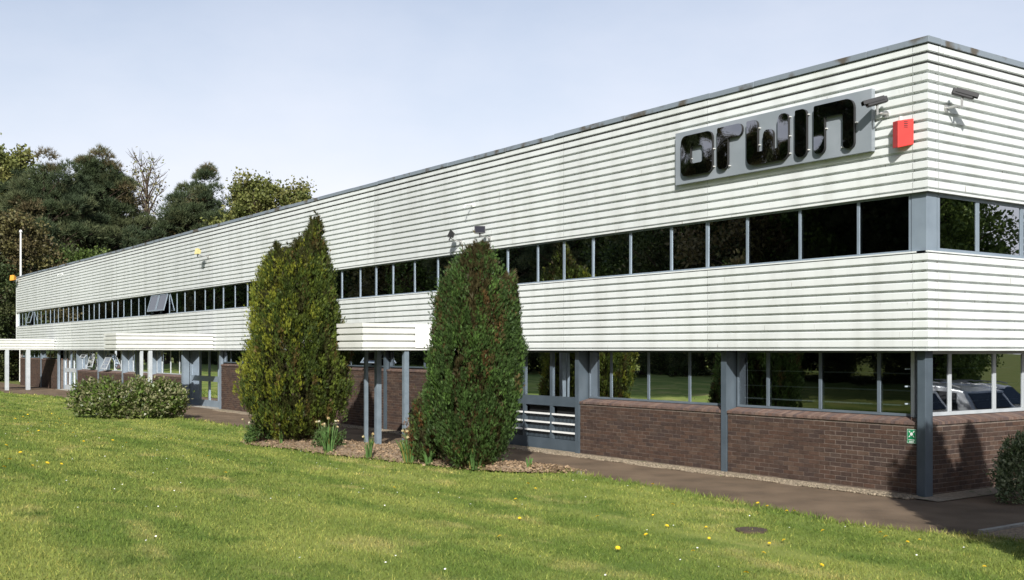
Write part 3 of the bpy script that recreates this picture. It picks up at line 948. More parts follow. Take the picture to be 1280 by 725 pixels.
def letter(name, outer, inner=None, th=0.055, stand=0.115):
    """extruded letter; optional hole with as many points as the outline"""
    me = bpy.data.meshes.new(name); V = []; F = []; mi = []
    n = len(outer); o0, o1 = stand, stand + th
    V += [sg(x, o1, z) for x, z in outer] + [sg(x, o0, z) for x, z in outer]
    for i in range(n): F.append((i, (i + 1) % n, n + (i + 1) % n, n + i)); mi.append(1)
    if inner is None:
        F.append(tuple(range(n))); mi.append(0)
    else:
        b = len(V); V += [sg(x, o1, z) for x, z in inner] + [sg(x, o0, z) for x, z in inner]
        for i in range(n):
            j = (i + 1) % n
            F.append((b + i, b + j, b + n + j, b + n + i)); mi.append(1)
            F.append((i, j, b + j, b + i)); mi.append(0)
    me.from_pydata(V, [], F); me.materials.append(MATS['letter_black']); me.materials.append(MATS['letter_side'])
    me.polygons.foreach_set('material_index', mi)
    bm = bmesh.new(); bm.from_mesh(me); bmesh.ops.recalc_face_normals(bm, faces=bm.faces); bmesh.ops.triangulate(bm, faces=[f for f in bm.faces if len(f.verts) > 4]); bm.to_mesh(me); bm.free()
    return link(name, me, sgn)
B0, B1 = 5.605, 6.405
letter('letter_o', rounded([(-5.22, B0 + .02, .13), (-4.40, B0 + .02, .13), (-4.40, B1 - .01, .13), (-5.22, B1 - .01, .13)]),
       rounded([(-4.97, B0 + .24, .06), (-4.645, B0 + .24, .06), (-4.645, B1 - .24, .06), (-4.97, B1 - .24, .06)]))
letter('letter_r', rounded([(-4.27, B0 + .03, .09), (-4.01, B0 + .03, .10), (-4.01, B1 - .22, .02), (-3.66, B1 - .22, .10), (-3.66, B1, .10), (-4.27, B1, .03)]))
letter('letter_w', rounded([(-3.55, B0, .14), (-2.60, B0, .14), (-2.60, B1, .10), (-2.83, B1, .10), (-2.83, B0 + .22, .02), (-2.935, B0 + .22, .02), (-2.935, B1 - .22, .10), (-3.165, B1 - .22, .10), (-3.165, B0 + .22, .02), (-3.295, B0 + .22, .02), (-3.295, B1, .10), (-3.55, B1, .03)]))
letter('letter_i', rounded([(-2.45, B0 - .01, .10), (-2.205, B0 - .01, .10), (-2.205, B1, .10), (-2.45, B1, .03)]))
letter('letter_n', rounded([(-2.05, B0 - .01, .09), (-1.83, B0 - .01, .09), (-1.83, B1 - .22, .02), (-1.46, B1 - .22, .05), (-1.46, B0 - .01, .09), (-1.24, B0 - .01, .09), (-1.24, B1, .16), (-2.05, B1, .03)]))
for (x, z) in [(-4.39, 6.05), (-4.39, 5.72), (-4.98, 5.95), (-4.0, 5.68), (-3.28, 6.25), (-3.28, 5.95), (-2.59, 6.33), (-2.59, 6.0), (-2.59, 5.7), (-2.19, 6.3), (-2.19, 5.7), (-1.82, 6.0), (-1.22, 6.0), (-1.5, 5.64)]:
    m = MB(); m.tube([sg(x, 0.10, z), sg(x, 0.14, z)], 0.012, 6); m.build('bolt', 'bolt', sgn)

# ------------------------------------------------------------------ things fixed to the walls
def cctv(label, base, out_dir, look, arm=0.30):
    o = empty('security_camera', base); tag(o, label, 'camera', 'security cameras')
    d = Vector(out_dir); lk = Vector(look).normalized(); side = lk.cross(Vector((0, 0, 1))).normalized(); upv = side.cross(lk)
    m = MB(); m.tube([d * 0.002, d * 0.03], 0.055, 10); m.build('base_plate', 'steel', o)
    el = d * arm + Vector((0, 0, -0.03)); hd = d * arm + Vector((0, 0, 0.12))
    m = MB(); m.tube([d * 0.03, d * arm * 0.6, el, hd], 0.021, 8); m.build('arm', 'steel', o)
    def B(x, y, z): return tuple(hd + side * x + lk * y + upv * z)
    m = MB(); m.box((-0.055, -0.17, 0.0), (0.055, 0.16, 0.10), B); m.build('housing', 'black_plastic', o, bevel=0.016)
    m = MB(); m.box((-0.066, -0.12, 0.102), (0.066, 0.22, 0.112), B); m.box((-0.066, -0.12, 0.05), (-0.060, 0.22, 0.102), B); m.box((0.060, -0.12, 0.05), (0.066, 0.22, 0.102), B); m.build('sun_hood', 'black_plastic', o)
    m = MB(); m.tube([Vector(B(0, 0.161, 0.05)), Vector(B(0, 0.172, 0.05))], 0.036, 12); m.build('lens', 'lens', o)
    return o
cctv('black camera on a steel arm between the sign and the corner, over the red box', (-0.74, -0.0, 6.06), (0, -1, 0), (-0.55, -0.75, -0.25), 0.24)
cctv('black camera on the short front right of the corner', (0.0, 0.46, 6.08), (1, 0, 0), (0.75, 0.5, -0.35), 0.28)

def alarm_box():
    o = empty('alarm_box', (-0.40, 0.0, 5.47)); o.scale = (0.8, 0.8, 0.92); tag(o, 'red wedge-shaped alarm box on white cladding at the corner', 'alarm box')
    V = [(-0.20, 0.0, 0.03), (0.19, 0.0, 0.03), (0.19, 0.0, 0.50), (-0.20, 0.0, 0.50), (-0.17, -0.16, 0.0), (0.02, -0.24, -0.03), (0.02, -0.24, 0.45), (-0.17, -0.16, 0.46)]
    m = MB(); m.v = [(-0.19, 0, 0.04), (0.19, 0, 0.04), (0.02, -0.27, -0.02), (-0.19, 0, 0.48), (0.19, 0, 0.48), (0.02, -0.27, 0.44), (-0.16, -0.18, 0.0), (-0.16, -0.18, 0.45)]
    m.f = [(0, 6, 7, 3), (6, 2, 5, 7), (2, 1, 4, 5), (0, 1, 2, 6), (3, 7, 5, 4), (0, 3, 4, 1)]; m.c = [None] * 6
    m.build('housing', 'red', o, bevel=0.012)
    m = MB(); m.tube([(-0.02, -0.12, 0.46), (-0.02, -0.12, 0.53)], 0.035, 10); m.build('strobe', 'bolt', o)
    m = MB()
    n = Vector((0.27, -0.17, 0)).normalized(); t = Vector((0.17, 0.27, 0)).normalized(); c0 = Vector((0.105, -0.135, 0.37)) + n * 0.006
    for dz in (-0.045, -0.015, 0.015, 0.045):
        a = c0 - t * 0.04 + Vector((0, 0, dz)); b = c0 + t * 0.04 + Vector((0, 0, dz)); m.poly([a, b, b + Vector((0, 0, 0.012)), a + Vector((0, 0, 0.012))])
    m.build('sounder_slot', 'black_plastic', o, recalc=False)
alarm_box()

def floodlight(label, loc, yaw, tilt, mat='black_plastic', size=1.0, arm=0.30):
    o = empty('floodlight', loc); tag(o, label, 'floodlight')
    m = MB(); m.box((-0.04, -0.025, -0.06), (0.04, 0.0, 0.06)); m.build('wall_plate', 'steel', o)
    m = MB(); m.tube([(0, -0.02, 0), (0, -arm * 0.6, 0.02), (0, -arm, 0.06)], 0.016, 6); m.build('bracket', 'steel', o)
    Mx = Matrix.Translation((0, -arm, 0.16)) @ Matrix.Rotation(yaw, 4, 'Z') @ Matrix.Rotation(tilt, 4, 'X')
    def T(x, y, z): return tuple(Mx @ Vector((x * size, y * size, z * size)))
    m = MB(); a = [(-0.14, -0.06, -0.09), (0.14, -0.06, -0.09), (0.14, -0.06, 0.11), (-0.14, -0.06, 0.11)]; b = [(-0.07, 0.08, -0.05), (0.07, 0.08, -0.05), (0.07, 0.08, 0.06), (-0.07, 0.08, 0.06)]
    A = [T(*p) for p in a]; Bq = [T(*p) for p in b]; m.poly(A); m.poly(Bq[::-1])
    for i in range(4): m.poly([A[i], A[(i + 1) % 4], Bq[(i + 1) % 4], Bq[i]])
    m.build('lamp_head', mat, o, bevel=0.008)
    m = MB(); m.poly([T(-0.125, -0.063, -0.075), T(0.125, -0.063, -0.075), T(0.125, -0.063, 0.095), T(-0.125, -0.063, 0.095)]); m.build('lamp_glass', 'lens' if mat == 'black_plastic' else mat, o, recalc=False)
    m = MB(); m.box((-0.02, -0.0, -0.16), (0.02, 0.03, -0.06), T); m.build('sensor', 'black_plastic', o)
    return o
floodlight('black floodlight left of the pair above the conifer with brown patches', (-13.3, -0.0, 5.05), R(-35), R(-25))
floodlight('black floodlight right of the pair above the conifer with brown patches', (-12.0, -0.0, 5.03), R(62), R(-20), size=0.95)
floodlight('pale yellow lamp on a bracket, high on the cladding left of the pointed conifer', (-31.6, -0.0, 5.95), R(0), R(-10), 'yellow_lamp', 1.15, 0.42)
floodlight('small orange lamp at the far left end of the cladding', (-67.4, -0.0, 6.85), R(20), R(-5), 'orange_lamp', 1.7, 0.3)

def bracket(label, loc):
    o = empty('wall_bracket', loc); tag(o, label, 'bracket')
    m = MB(); m.box((-0.06, -0.03, -0.05), (0.06, 0.0, 0.05)); m.build('plate', 'white', o)
    m = MB(); m.tube([(0, -0.02, 0), (0.0, -0.22, -0.02), (0.02, -0.30, -0.10)], 0.018, 6); m.build('arm', 'white', o)
bracket('bare white bracket on the cladding above the pair of black floodlights', (-12.75, 0.0, 5.92))
bracket('bare white bracket high on the cladding near its far left end', (-55.2, 0.0, 6.6))

# green sign on the brick
g = empty('safety_sign', (-0.445, 0.232, 0.94)); tag(g, 'small green safety sign with white symbol on brick beside the corner column', 'sign')
m = MB(); m.box((-0.085, -0.004, -0.115), (0.085, 0.004, 0.115)); m.build('plate', 'sign_green', g)
m = MB()
def ring(cx, cz, r0, r1, n=16):
    for i in range(n):
        a, b = 2 * math.pi * i / n, 2 * math.pi * (i + 1) / n
        m.poly([(cx + r0 * math.cos(a), -0.006, cz + r0 * math.sin(a)), (cx + r1 * math.cos(a), -0.006, cz + r1 * math.sin(a)), (cx + r1 * math.cos(b), -0.006, cz + r1 * math.sin(b)), (cx + r0 * math.cos(b), -0.006, cz + r0 * math.sin(b))])
def rect(x0, z0, x1, z1): m.poly([(x0, -0.006, z0), (x1, -0.006, z0), (x1, -0.006, z1), (x0, -0.006, z1)])
ring(0, 0.035, 0.002, 0.026)
for q in range(4):
    a = math.pi / 4 + q * math.pi / 2; c, s_ = math.cos(a), math.sin(a)
    m.poly([(c * 0.036 - s_ * 0.007, -0.006, 0.035 + s_ * 0.036 + c * 0.007), (c * 0.036 + s_ * 0.007, -0.006, 0.035 + s_ * 0.036 - c * 0.007), (c * 0.07 + s_ * 0.007, -0.006, 0.035 + s_ * 0.07 - c * 0.007), (c * 0.07 - s_ * 0.007, -0.006, 0.035 + s_ * 0.07 + c * 0.007)])
rect(-0.055, -0.062, 0.055, -0.052); rect(-0.045, -0.085, 0.045, -0.077); rect(-0.045, -0.10, 0.045, -0.093)
rect(-0.08, 0.106, 0.08, 0.110); rect(-0.08, -0.110, 0.08, -0.106); rect(-0.08, -0.106, -0.076, 0.106); rect(0.076, -0.106, 0.08, 0.106)
m.build('symbol', 'white', g, recalc=False)

# flagpole behind the far end
fp = empty('flagpole', (-76.4, 1.9, -0.06)); tag(fp, 'thin white flagpole rising behind the far left end of the roof', 'flagpole')
m = MB(); m.tube([(0, 0, -0.5), (0, 0, 5), (0, 0, 11.0)], [0.10, 0.085, 0.06], 8); m.build('pole', 'pole_white', fp)
m = MB(); m.tube([(0, 0, 11.0), (0, 0, 11.08), (0, 0, 11.2)], [0.09, 0.12, 0.05], 8); m.build('finial', 'pole_white', fp)

# small inspection cover in the lawn
dc = empty('inspection_cover', (0.55, -4.55, lawn_z(0, -4.55))); tag(dc, 'brown bare round patch with inspection cover in the lawn', 'cover')
m = MB(); m.tube([(0, 0, -0.02), (0, 0, 0.028)], 0.20, 20); m.build('lid', 'drain', dc)

# ------------------------------------------------------------------ conifers
SPRAY_V = [(-.05, 0, 0), (.05, 0, 0), (0, 1, .05), (-.04, .25, 0), (.05, .2, 0), (-.42, .72, .06), (-.05, .2, 0), (.04, .25, 0), (.42, .72, -.06), (-.04, .1, 0), (.04, .45, 0), (-.20, .92, -.1), (-.04, .4, 0), (.04, .1, 0), (.22, .90, .1)]
SPRAY_V = [(x * 1.5 if i % 3 != 2 else x, y, z) for i, (x, y, z) in enumerate(SPRAY_V)]
SPRAY_F = [(0, 1, 2), (3, 4, 5), (6, 7, 8), (9, 10, 11), (12, 13, 14)]

def interp(prof, z):
    for a, b in zip(prof, prof[1:]):
        if a[0] <= z <= b[0]:
            t = (z - a[0]) / (b[0] - a[0] + 1e-9); return a[1] + (b[1] - a[1]) * t, a[2] + (b[2] - a[2]) * t
    return prof[-1][1], prof[-1][2]

def conifer(name, label, loc, cones, nclump, nspray, size, colfn, trunk_r, trunk_h, clr=0.16, seed=1, group=None):
    """cones: list of silhouettes [(z, centre shift along the front, half width)]"""
    rr = random.Random(seed); global rng; keep = rng; rng = np.random.default_rng(seed)
    root = empty(name, loc); tag(root, label, 'conifer', group)
    m = MB(); m.tube([(0, 0, -0.15), (0, 0, trunk_h * 0.5), (0.03, 0.02, trunk_h)], [trunk_r, trunk_r * 0.7, trunk_r * 0.2], 8); m.build('trunk', 'bark', root)
    area = [sum((b[0] - a[0]) * (a[2] + b[2]) for a, b in zip(c, c[1:])) for c in cones]; tot = sum(area)
    P = []; D = []; S = []; C = []
    r2 = np.array(VR); n2 = np.array((-VD.x, -VD.y, 0.0))
    for ci, c in enumerate(cones):
        zlo, zhi = c[0][0], c[-1][0]; wmax = max(q[2] for q in c)
        ph = [rr.uniform(0, 6.28) for _ in range(6)]
        nc = max(8, int(nclump * area[ci] / tot)); k = 0
        while k < nc:
            z = rr.uniform(zlo, zhi); cx, wd = interp(c, z)
            if rr.random() > wd / wmax + 0.12: continue
            k += 1
            f = rr.uniform(0, 2 * math.pi)
            bump = 1 + 0.055 * math.sin(3 * f + ph[0] + 2.1 * z) + 0.06 * math.sin(5 * f - 3.3 * z + ph[1]) + 0.04 * math.sin(9 * f + 5 * z + ph[2])
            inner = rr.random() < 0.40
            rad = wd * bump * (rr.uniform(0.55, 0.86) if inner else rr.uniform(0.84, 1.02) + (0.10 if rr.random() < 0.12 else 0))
            ce = r2 * (cx + rad * math.cos(f)) + n2 * (rad * math.sin(f)) + np.array((0, 0, z))
            outw = r2 * math.cos(f) + n2 * math.sin(f)
            n = nspray
            cl = clr * rr.uniform(0.6, 1.25) * (0.6 + 0.4 * min(1, wd / (0.6 * wmax)))
            pts = rng.normal(size=(n, 3)) * cl * [0.45, 0.45, 1.25] + ce
            d = outw * rr.uniform(0.30, 0.65) + np.array((0, 0, 1.0)) + rng.normal(size=(n, 3)) * 0.27
            low = max(0.0, 0.35 - (z - zlo)) / 0.35
            d = d - np.array((0, 0, 0.9)) * low
            P.append(pts); D.append(d); S.append(size * (1.7 if inner else 1.0) * rng.uniform(0.6, 1.25, n))
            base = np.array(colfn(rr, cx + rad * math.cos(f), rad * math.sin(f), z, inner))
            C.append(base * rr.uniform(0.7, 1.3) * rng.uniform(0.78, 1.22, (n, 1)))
    me = scatter_mesh('crown', np.concatenate(P), np.concatenate(D), np.concatenate(S), SPRAY_V, SPRAY_F, np.concatenate(C), 'foliage')
    link('crown', me, root)
    rng = keep
    return root

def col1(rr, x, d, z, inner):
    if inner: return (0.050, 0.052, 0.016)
    t = rr.random(); wl = max(0, min(1, 0.5 - x * 0.6))  # yellower towards the left: leaf colour, with some sunlight painted in
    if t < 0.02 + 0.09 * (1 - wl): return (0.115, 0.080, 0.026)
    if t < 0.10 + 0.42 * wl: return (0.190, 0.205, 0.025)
    if t < 0.62: return (0.092, 0.122, 0.019)
    return (0.052, 0.078, 0.016)
P1 = 0.0190
conifer('conifer', 'tall pointed yellow-green conifer with two leaders, left of the two', (-14.3, -4.05, 0.10),
        [[(0.18, 0.0, 0.30), (0.42, 0.0, 0.80), (0.8, 0.0, 1.10), (1.4, 0.0, 1.22), (2.2, 0.0, 1.16), (2.8, -0.02, 1.04), (3.4, 0.0, 0.95), (3.9, 0.02, 0.84), (4.3, 0.06, 0.62), (4.5, 0.1, 0.35)],
         [(3.4, -0.42, 0.42), (4.0, -0.46, 0.36), (4.35, -0.44, 0.20), (4.62, -0.42, 0.04)],
         [(3.4, 0.36, 0.50), (4.0, 0.40, 0.42), (4.5, 0.42, 0.30), (4.9, 0.46, 0.17), (5.28, 0.50, 0.03)],
         [(3.5, 0.05, 0.45), (4.2, 0.08, 0.30), (4.75, 0.12, 0.05)]], 2650, 34, 0.086, col1, 0.13, 4.6, clr=0.095, seed=5)

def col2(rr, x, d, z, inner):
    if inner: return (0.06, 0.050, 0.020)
    # dead brown patch on the side of the crown that faces the lawn
    q = math.exp(-((x - 0.28 - 0.08 * math.sin(3 * z)) / 0.26) ** 2) * math.exp(-((z - 2.7) / 1.0) ** 2) * (1 if d > 0 else 0)
    t = rr.random()
    if t < 0.42 * q + 0.03: return (0.130, 0.072, 0.029) if rr.random() < 0.5 else (0.095, 0.070, 0.028)
    if t > 0.80: return (0.075, 0.135, 0.030)
    if t > 0.4: return (0.052, 0.095, 0.024)
    return (0.040, 0.072, 0.020)
conifer('conifer', 'broad dark green conifer with brown dead patches, right of the two', (-7.42, -3.48, 0.08),
        [[(0.08, 0.0, 0.22), (0.30, 0.0, 0.52), (0.65, 0.0, 0.72), (1.2, 0.0, 0.84), (1.9, 0.0, 0.87), (2.4, 0.0, 0.83), (2.8, 0.0, 0.76), (3.2, 0.0, 0.70), (3.6, 0.02, 0.52), (3.9, 0.08, 0.33), (4.15, 0.12, 0.08)],
         [(2.2, 0.62, 0.22), (3.0, 0.66, 0.18), (3.4, 0.70, 0.10), (3.62, 0.71, 0.02)],
         [(2.9, -0.40, 0.30), (3.4, -0.36, 0.20), (3.72, -0.33, 0.04)]], 2650, 34, 0.073, col2, 0.11, 3.4, clr=0.080, seed=9)
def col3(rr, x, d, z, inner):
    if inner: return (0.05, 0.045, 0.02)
    return rr.choice([(0.06, 0.10, 0.028), (0.05, 0.08, 0.024), (0.09, 0.13, 0.03), (0.15, 0.07, 0.028)])
conifer('young_conifer', 'low leaning conifer shoot at the left foot of the brown-patched conifer', (-8.68, -3.72, 0.08),
        [[(0.0, 0.0, 0.12), (0.3, 0.0, 0.34), (0.8, 0.02, 0.36), (1.2, 0.08, 0.26), (1.55, 0.14, 0.05)]], 260, 30, 0.078, col3, 0.04, 1.2, clr=0.075, seed=12)
# two columnar conifers beyond the right border; they shade the corner of the wall and the path
m_ = conifer('garden_conifer', 'columnar dark conifer beyond the right border shading the brick corner', (4.68, -3.36, 0.06),
        [[(0.1, 0, 0.5), (0.6, 0, 0.78), (1.8, 0, 0.84), (3.0, 0, 0.76), (3.7, 0, 0.55), (4.2, 0, 0.32), (4.65, 0, 0.05)]], 800, 26, 0.16, col3, 0.12, 4, clr=0.14, seed=21, group='conifers right of the lawn')
m_ = conifer('garden_conifer', 'slim dark conifer beyond the right border, shading the short front', (5.25, -2.7, 0.06),
        [[(0.1, 0, 0.3), (0.6, 0, 0.42), (2.0, 0, 0.45), (3.6, 0, 0.4), (4.5, 0, 0.26), (5.15, 0, 0.04)]], 460, 26, 0.14, col3, 0.08, 4.3, clr=0.12, seed=22, group='conifers right of the lawn')

# ------------------------------------------------------------------ shrubs
LEAF_V = [(0, 0, 0), (-.28, .4, .04), (.28, .4, .04), (0, 1, -.04)]
LEAF_F = [(0, 2, 1), (1, 2, 3)]
def shrub(name, label, loc, dims, nclump, nleaf, size, cols, seed, clr=0.2, up_=0.5, mat='broadleaf', cat='shrub', box=0.0):
    global rng; keep = rng; rng = np.random.default_rng(seed); rr = random.Random(seed)
    root = empty(name, loc); tag(root, label, cat)
    a, b, h = dims
    m = MB()
    for k in range(9):
        f = k * 0.7; m.tube([(0.1 * math.cos(f) * a, 0.1 * math.sin(f) * b, -0.1), (0.35 * math.cos(f) * a, 0.35 * math.sin(f) * b, h * 0.45), (0.6 * math.cos(f) * a, 0.6 * math.sin(f) * b, h * 0.75)], [0.025, 0.018, 0.008], 5)
    m.build('stems', 'bark', root)
    P = []; D = []; S = []; C = []
    ph = [rr.uniform(0, 6.28) for _ in range(4)]
    for k in range(nclump):
        f = rr.uniform(0, 2 * math.pi); v = rr.random() ** 0.8
        el = math.asin(min(1, v)); prof = (1 - v ** (2 + box)) ** (1 / (2 + box))
        g = 1 + 0.10 * math.sin(3 * f + ph[0]) + 0.08 * math.sin(7 * f + ph[1]) + 0.08 * math.sin(5 * f + 6 * v + ph[2])
        inn = rr.uniform(0.55, 0.8) if rr.random() < 0.3 else rr.uniform(0.86, 1.04)
        rad = prof * g * inn * (0.86 + 0.14 * min(1, v / 0.25))
        lx, ly = a * rad * math.cos(f), b * rad * math.sin(f)
        ce = np.array(VR) * lx + np.array((-VD.x, -VD.y, 0)) * ly + np.array((0, 0, h * v * g * (0.9 + 0.1 * inn) + 0.06))
        outw = np.array(VR) * math.cos(f) * prof + np.array((-VD.x, -VD.y, 0)) * math.sin(f) * prof + np.array((0, 0, v))
        n = nleaf
        P.append(ce + rng.normal(size=(n, 3)) * clr * rr.uniform(0.5, 1.1))
        D.append(outw * 0.8 + np.array((0, 0, up_)) + rng.normal(size=(n, 3)) * 0.75)
        S.append(size * rng.uniform(0.6, 1.3, n))
        base = np.array([cols[rr.randrange(len(cols))] for _ in range(n)]) if rr.random() < 0.5 else np.tile(cols[rr.randrange(len(cols))], (n, 1))
        C.append(base * rng.uniform(0.75, 1.25, (n, 1)))
    me = scatter_mesh('foliage', np.concatenate(P), np.concatenate(D), np.concatenate(S), LEAF_V, LEAF_F, np.concatenate(C), mat)
    link('foliage', me, root)
    rng = keep
    return root
shrub('laurel_shrub', 'wide low variegated shrub in front of the far entrance', (-27.1, -4.25, 0.08), (1.72, 0.95, 0.98), 620, 26, 0.115,
      [(0.085, 0.115, 0.028), (0.12, 0.145, 0.04), (0.22, 0.225, 0.11), (0.06, 0.088, 0.022), (0.26, 0.25, 0.14), (0.10, 0.16, 0.028), (0.075, 0.105, 0.025)], 31, clr=0.10, up_=0.35, box=1.2)
shrub('rounded_shrub', 'pale grey-green rounded shrub against the brick at the right border', (1.02, 1.08, 0.0), (0.54, 0.52, 0.88), 330, 30, 0.055,
      [(0.10, 0.145, 0.06), (0.17, 0.215, 0.11), (0.075, 0.11, 0.045), (0.23, 0.27, 0.16)], 32, clr=0.06, up_=0.6)
shrub('low_shrub', 'low green mound at the left foot of the pointed conifer', (-14.95, -4.65, 0.07), (0.36, 0.22, 0.34), 60, 30, 0.07,
      [(0.06, 0.11, 0.03), (0.09, 0.15, 0.04), (0.05, 0.08, 0.025)], 33, clr=0.06, up_=0.8, mat='foliage')
shrub('low_shrub', 'low dark green mound right of the foot of the pointed conifer', (-12.45, -4.05, 0.10), (0.34, 0.25, 0.30), 60, 30, 0.06,
      [(0.06, 0.10, 0.03), (0.08, 0.13, 0.04), (0.05, 0.08, 0.025)], 34, clr=0.06, up_=0.6, mat='foliage')
shrub('heather', 'dry purplish-brown heather clump beside the right canopy post', (-9.55, -3.45, 0.10), (0.32, 0.25, 0.62), 90, 30, 0.07,
      [(0.14, 0.10, 0.08), (0.20, 0.15, 0.12), (0.10, 0.09, 0.05), (0.09, 0.12, 0.05)], 35, clr=0.06, up_=1.2, mat='foliage')

# daffodils gone over, in clumps at the bed's edge
def daffodils(label, loc, n, h, nf, spread, seed):
    rr = random.Random(seed); root = empty('daffodil_clump', loc); tag(root, label, 'daffodils', 'daffodil clumps along the bed')
    m = MB()
    for k in range(n):
        f = rr.uniform(0, 6.28); r0 = rr.uniform(0, spread * 0.5); x, y = r0 * math.cos(f), r0 * math.sin(f)
        hh = 1.3 * h * rr.uniform(0.55, 1.05); ln = rr.uniform(0.05, 0.9) * spread * 1.6; f2 = f + rr.uniform(-0.8, 0.8)
        dx, dy = math.cos(f2), math.sin(f2); w_ = 0.015; g = rr.uniform(0.7, 1.25); c = (0.10 * g, 0.19 * g, 0.055 * g) if rr.random() < .85 else (0.24, 0.22, 0.06)
        pts = [(0, 0, 1), (ln * 0.25, hh * 0.5, 1), (ln * 0.6, hh * 0.85, 0.8), (ln, hh * (1.0 if ln < spread * 0.7 else 0.8), 0.15)]
        ph = rr.uniform(0, 6.28); sx_, sy_ = math.cos(ph), math.sin(ph)
        for (a, b) in zip(pts, pts[1:]):
            m.poly([(x + dx * a[0] - sx_ * w_ * a[2], y + dy * a[0] - sy_ * w_ * a[2], a[1]), (x + dx * a[0] + sx_ * w_ * a[2], y + dy * a[0] + sy_ * w_ * a[2], a[1]),
                    (x + dx * b[0] + sx_ * w_ * b[2], y + dy * b[0] + sy_ * w_ * b[2], b[1]), (x + dx * b[0] - sx_ * w_ * b[2], y + dy * b[0] - sy_ * w_ * b[2], b[1])], c)
    m.build('leaves', 'blade', root, recalc=False)
    for k in range(nf):
        f = rr.uniform(0, 6.28); r0 = rr.uniform(0.1, spread * 1.2); x, y = r0 * math.cos(f), r0 * math.sin(f); hh = 1.3 * h * rr.uniform(0.95, 1.3)
        m = MB(); m.tube([(x * 0.3, y * 0.3, 0), (x * 0.8, y * 0.8, hh * 0.7), (x, y, hh)], 0.006, 5, col=(0.12, 0.18, 0.06))
        p = Vector((x, y, hh)); d = Vector((math.cos(f), math.sin(f), -0.3)).normalized(); a = d.orthogonal().normalized(); b = d.cross(a)
        cc = rr.choice([(0.62, 0.52, 0.30), (0.70, 0.66, 0.50), (0.50, 0.36, 0.18)])
        for q in range(6):
            t = q * math.pi / 3; e = (a * math.cos(t) + b * math.sin(t)); t2 = t + 0.45; e2 = (a * math.cos(t2) + b * math.sin(t2)); t3 = t - 0.45; e3 = (a * math.cos(t3) + b * math.sin(t3))
            m.poly([p, p + e2 * 0.022 + d * 0.01, p + e * 0.042 + d * 0.02, p + e3 * 0.022 + d * 0.01], cc)
        m.tube([p, p + d * 0.045], [0.012, 0.02], 6, col=cc)
        m.build('flower', 'blade', root, recalc=False)
daffodils('bright green daffodil clump with wilted heads, below the pointed conifer', (-11.75, -4.42, 0.06), 60, 0.46, 9, 0.22, 41)
daffodils('thin daffodil tuft below the centre of the pointed conifer', (-14.05, -4.55, 0.08), 9, 0.32, 1, 0.06, 42)
daffodils('daffodil tuft with brown heads left of the pointed conifer', (-15.1, -4.85, 0.05), 22, 0.36, 6, 0.16, 43)
daffodils('small daffodil tuft in front of the paired canopy posts', (-10.2, -4.25, 0.06), 20, 0.36, 2, 0.10, 44)
daffodils('leafy daffodil clump at the foot of the right canopy post', (-9.0, -3.98, 0.06), 60, 0.40, 3, 0.26, 45)
daffodils('daffodil tuft between the canopy post and the brown-patched conifer', (-8.45, -3.86, 0.06), 26, 0.34, 2, 0.16, 46)
daffodils('large daffodil clump with pale heads before the brown-patched conifer', (-7.15, -3.60, 0.06), 62, 0.50, 8, 0.26, 47)
daffodils('few thin leaves at the right foot of the brown-patched conifer', (-6.35, -2.95, 0.06), 9, 0.22, 0, 0.12, 48)

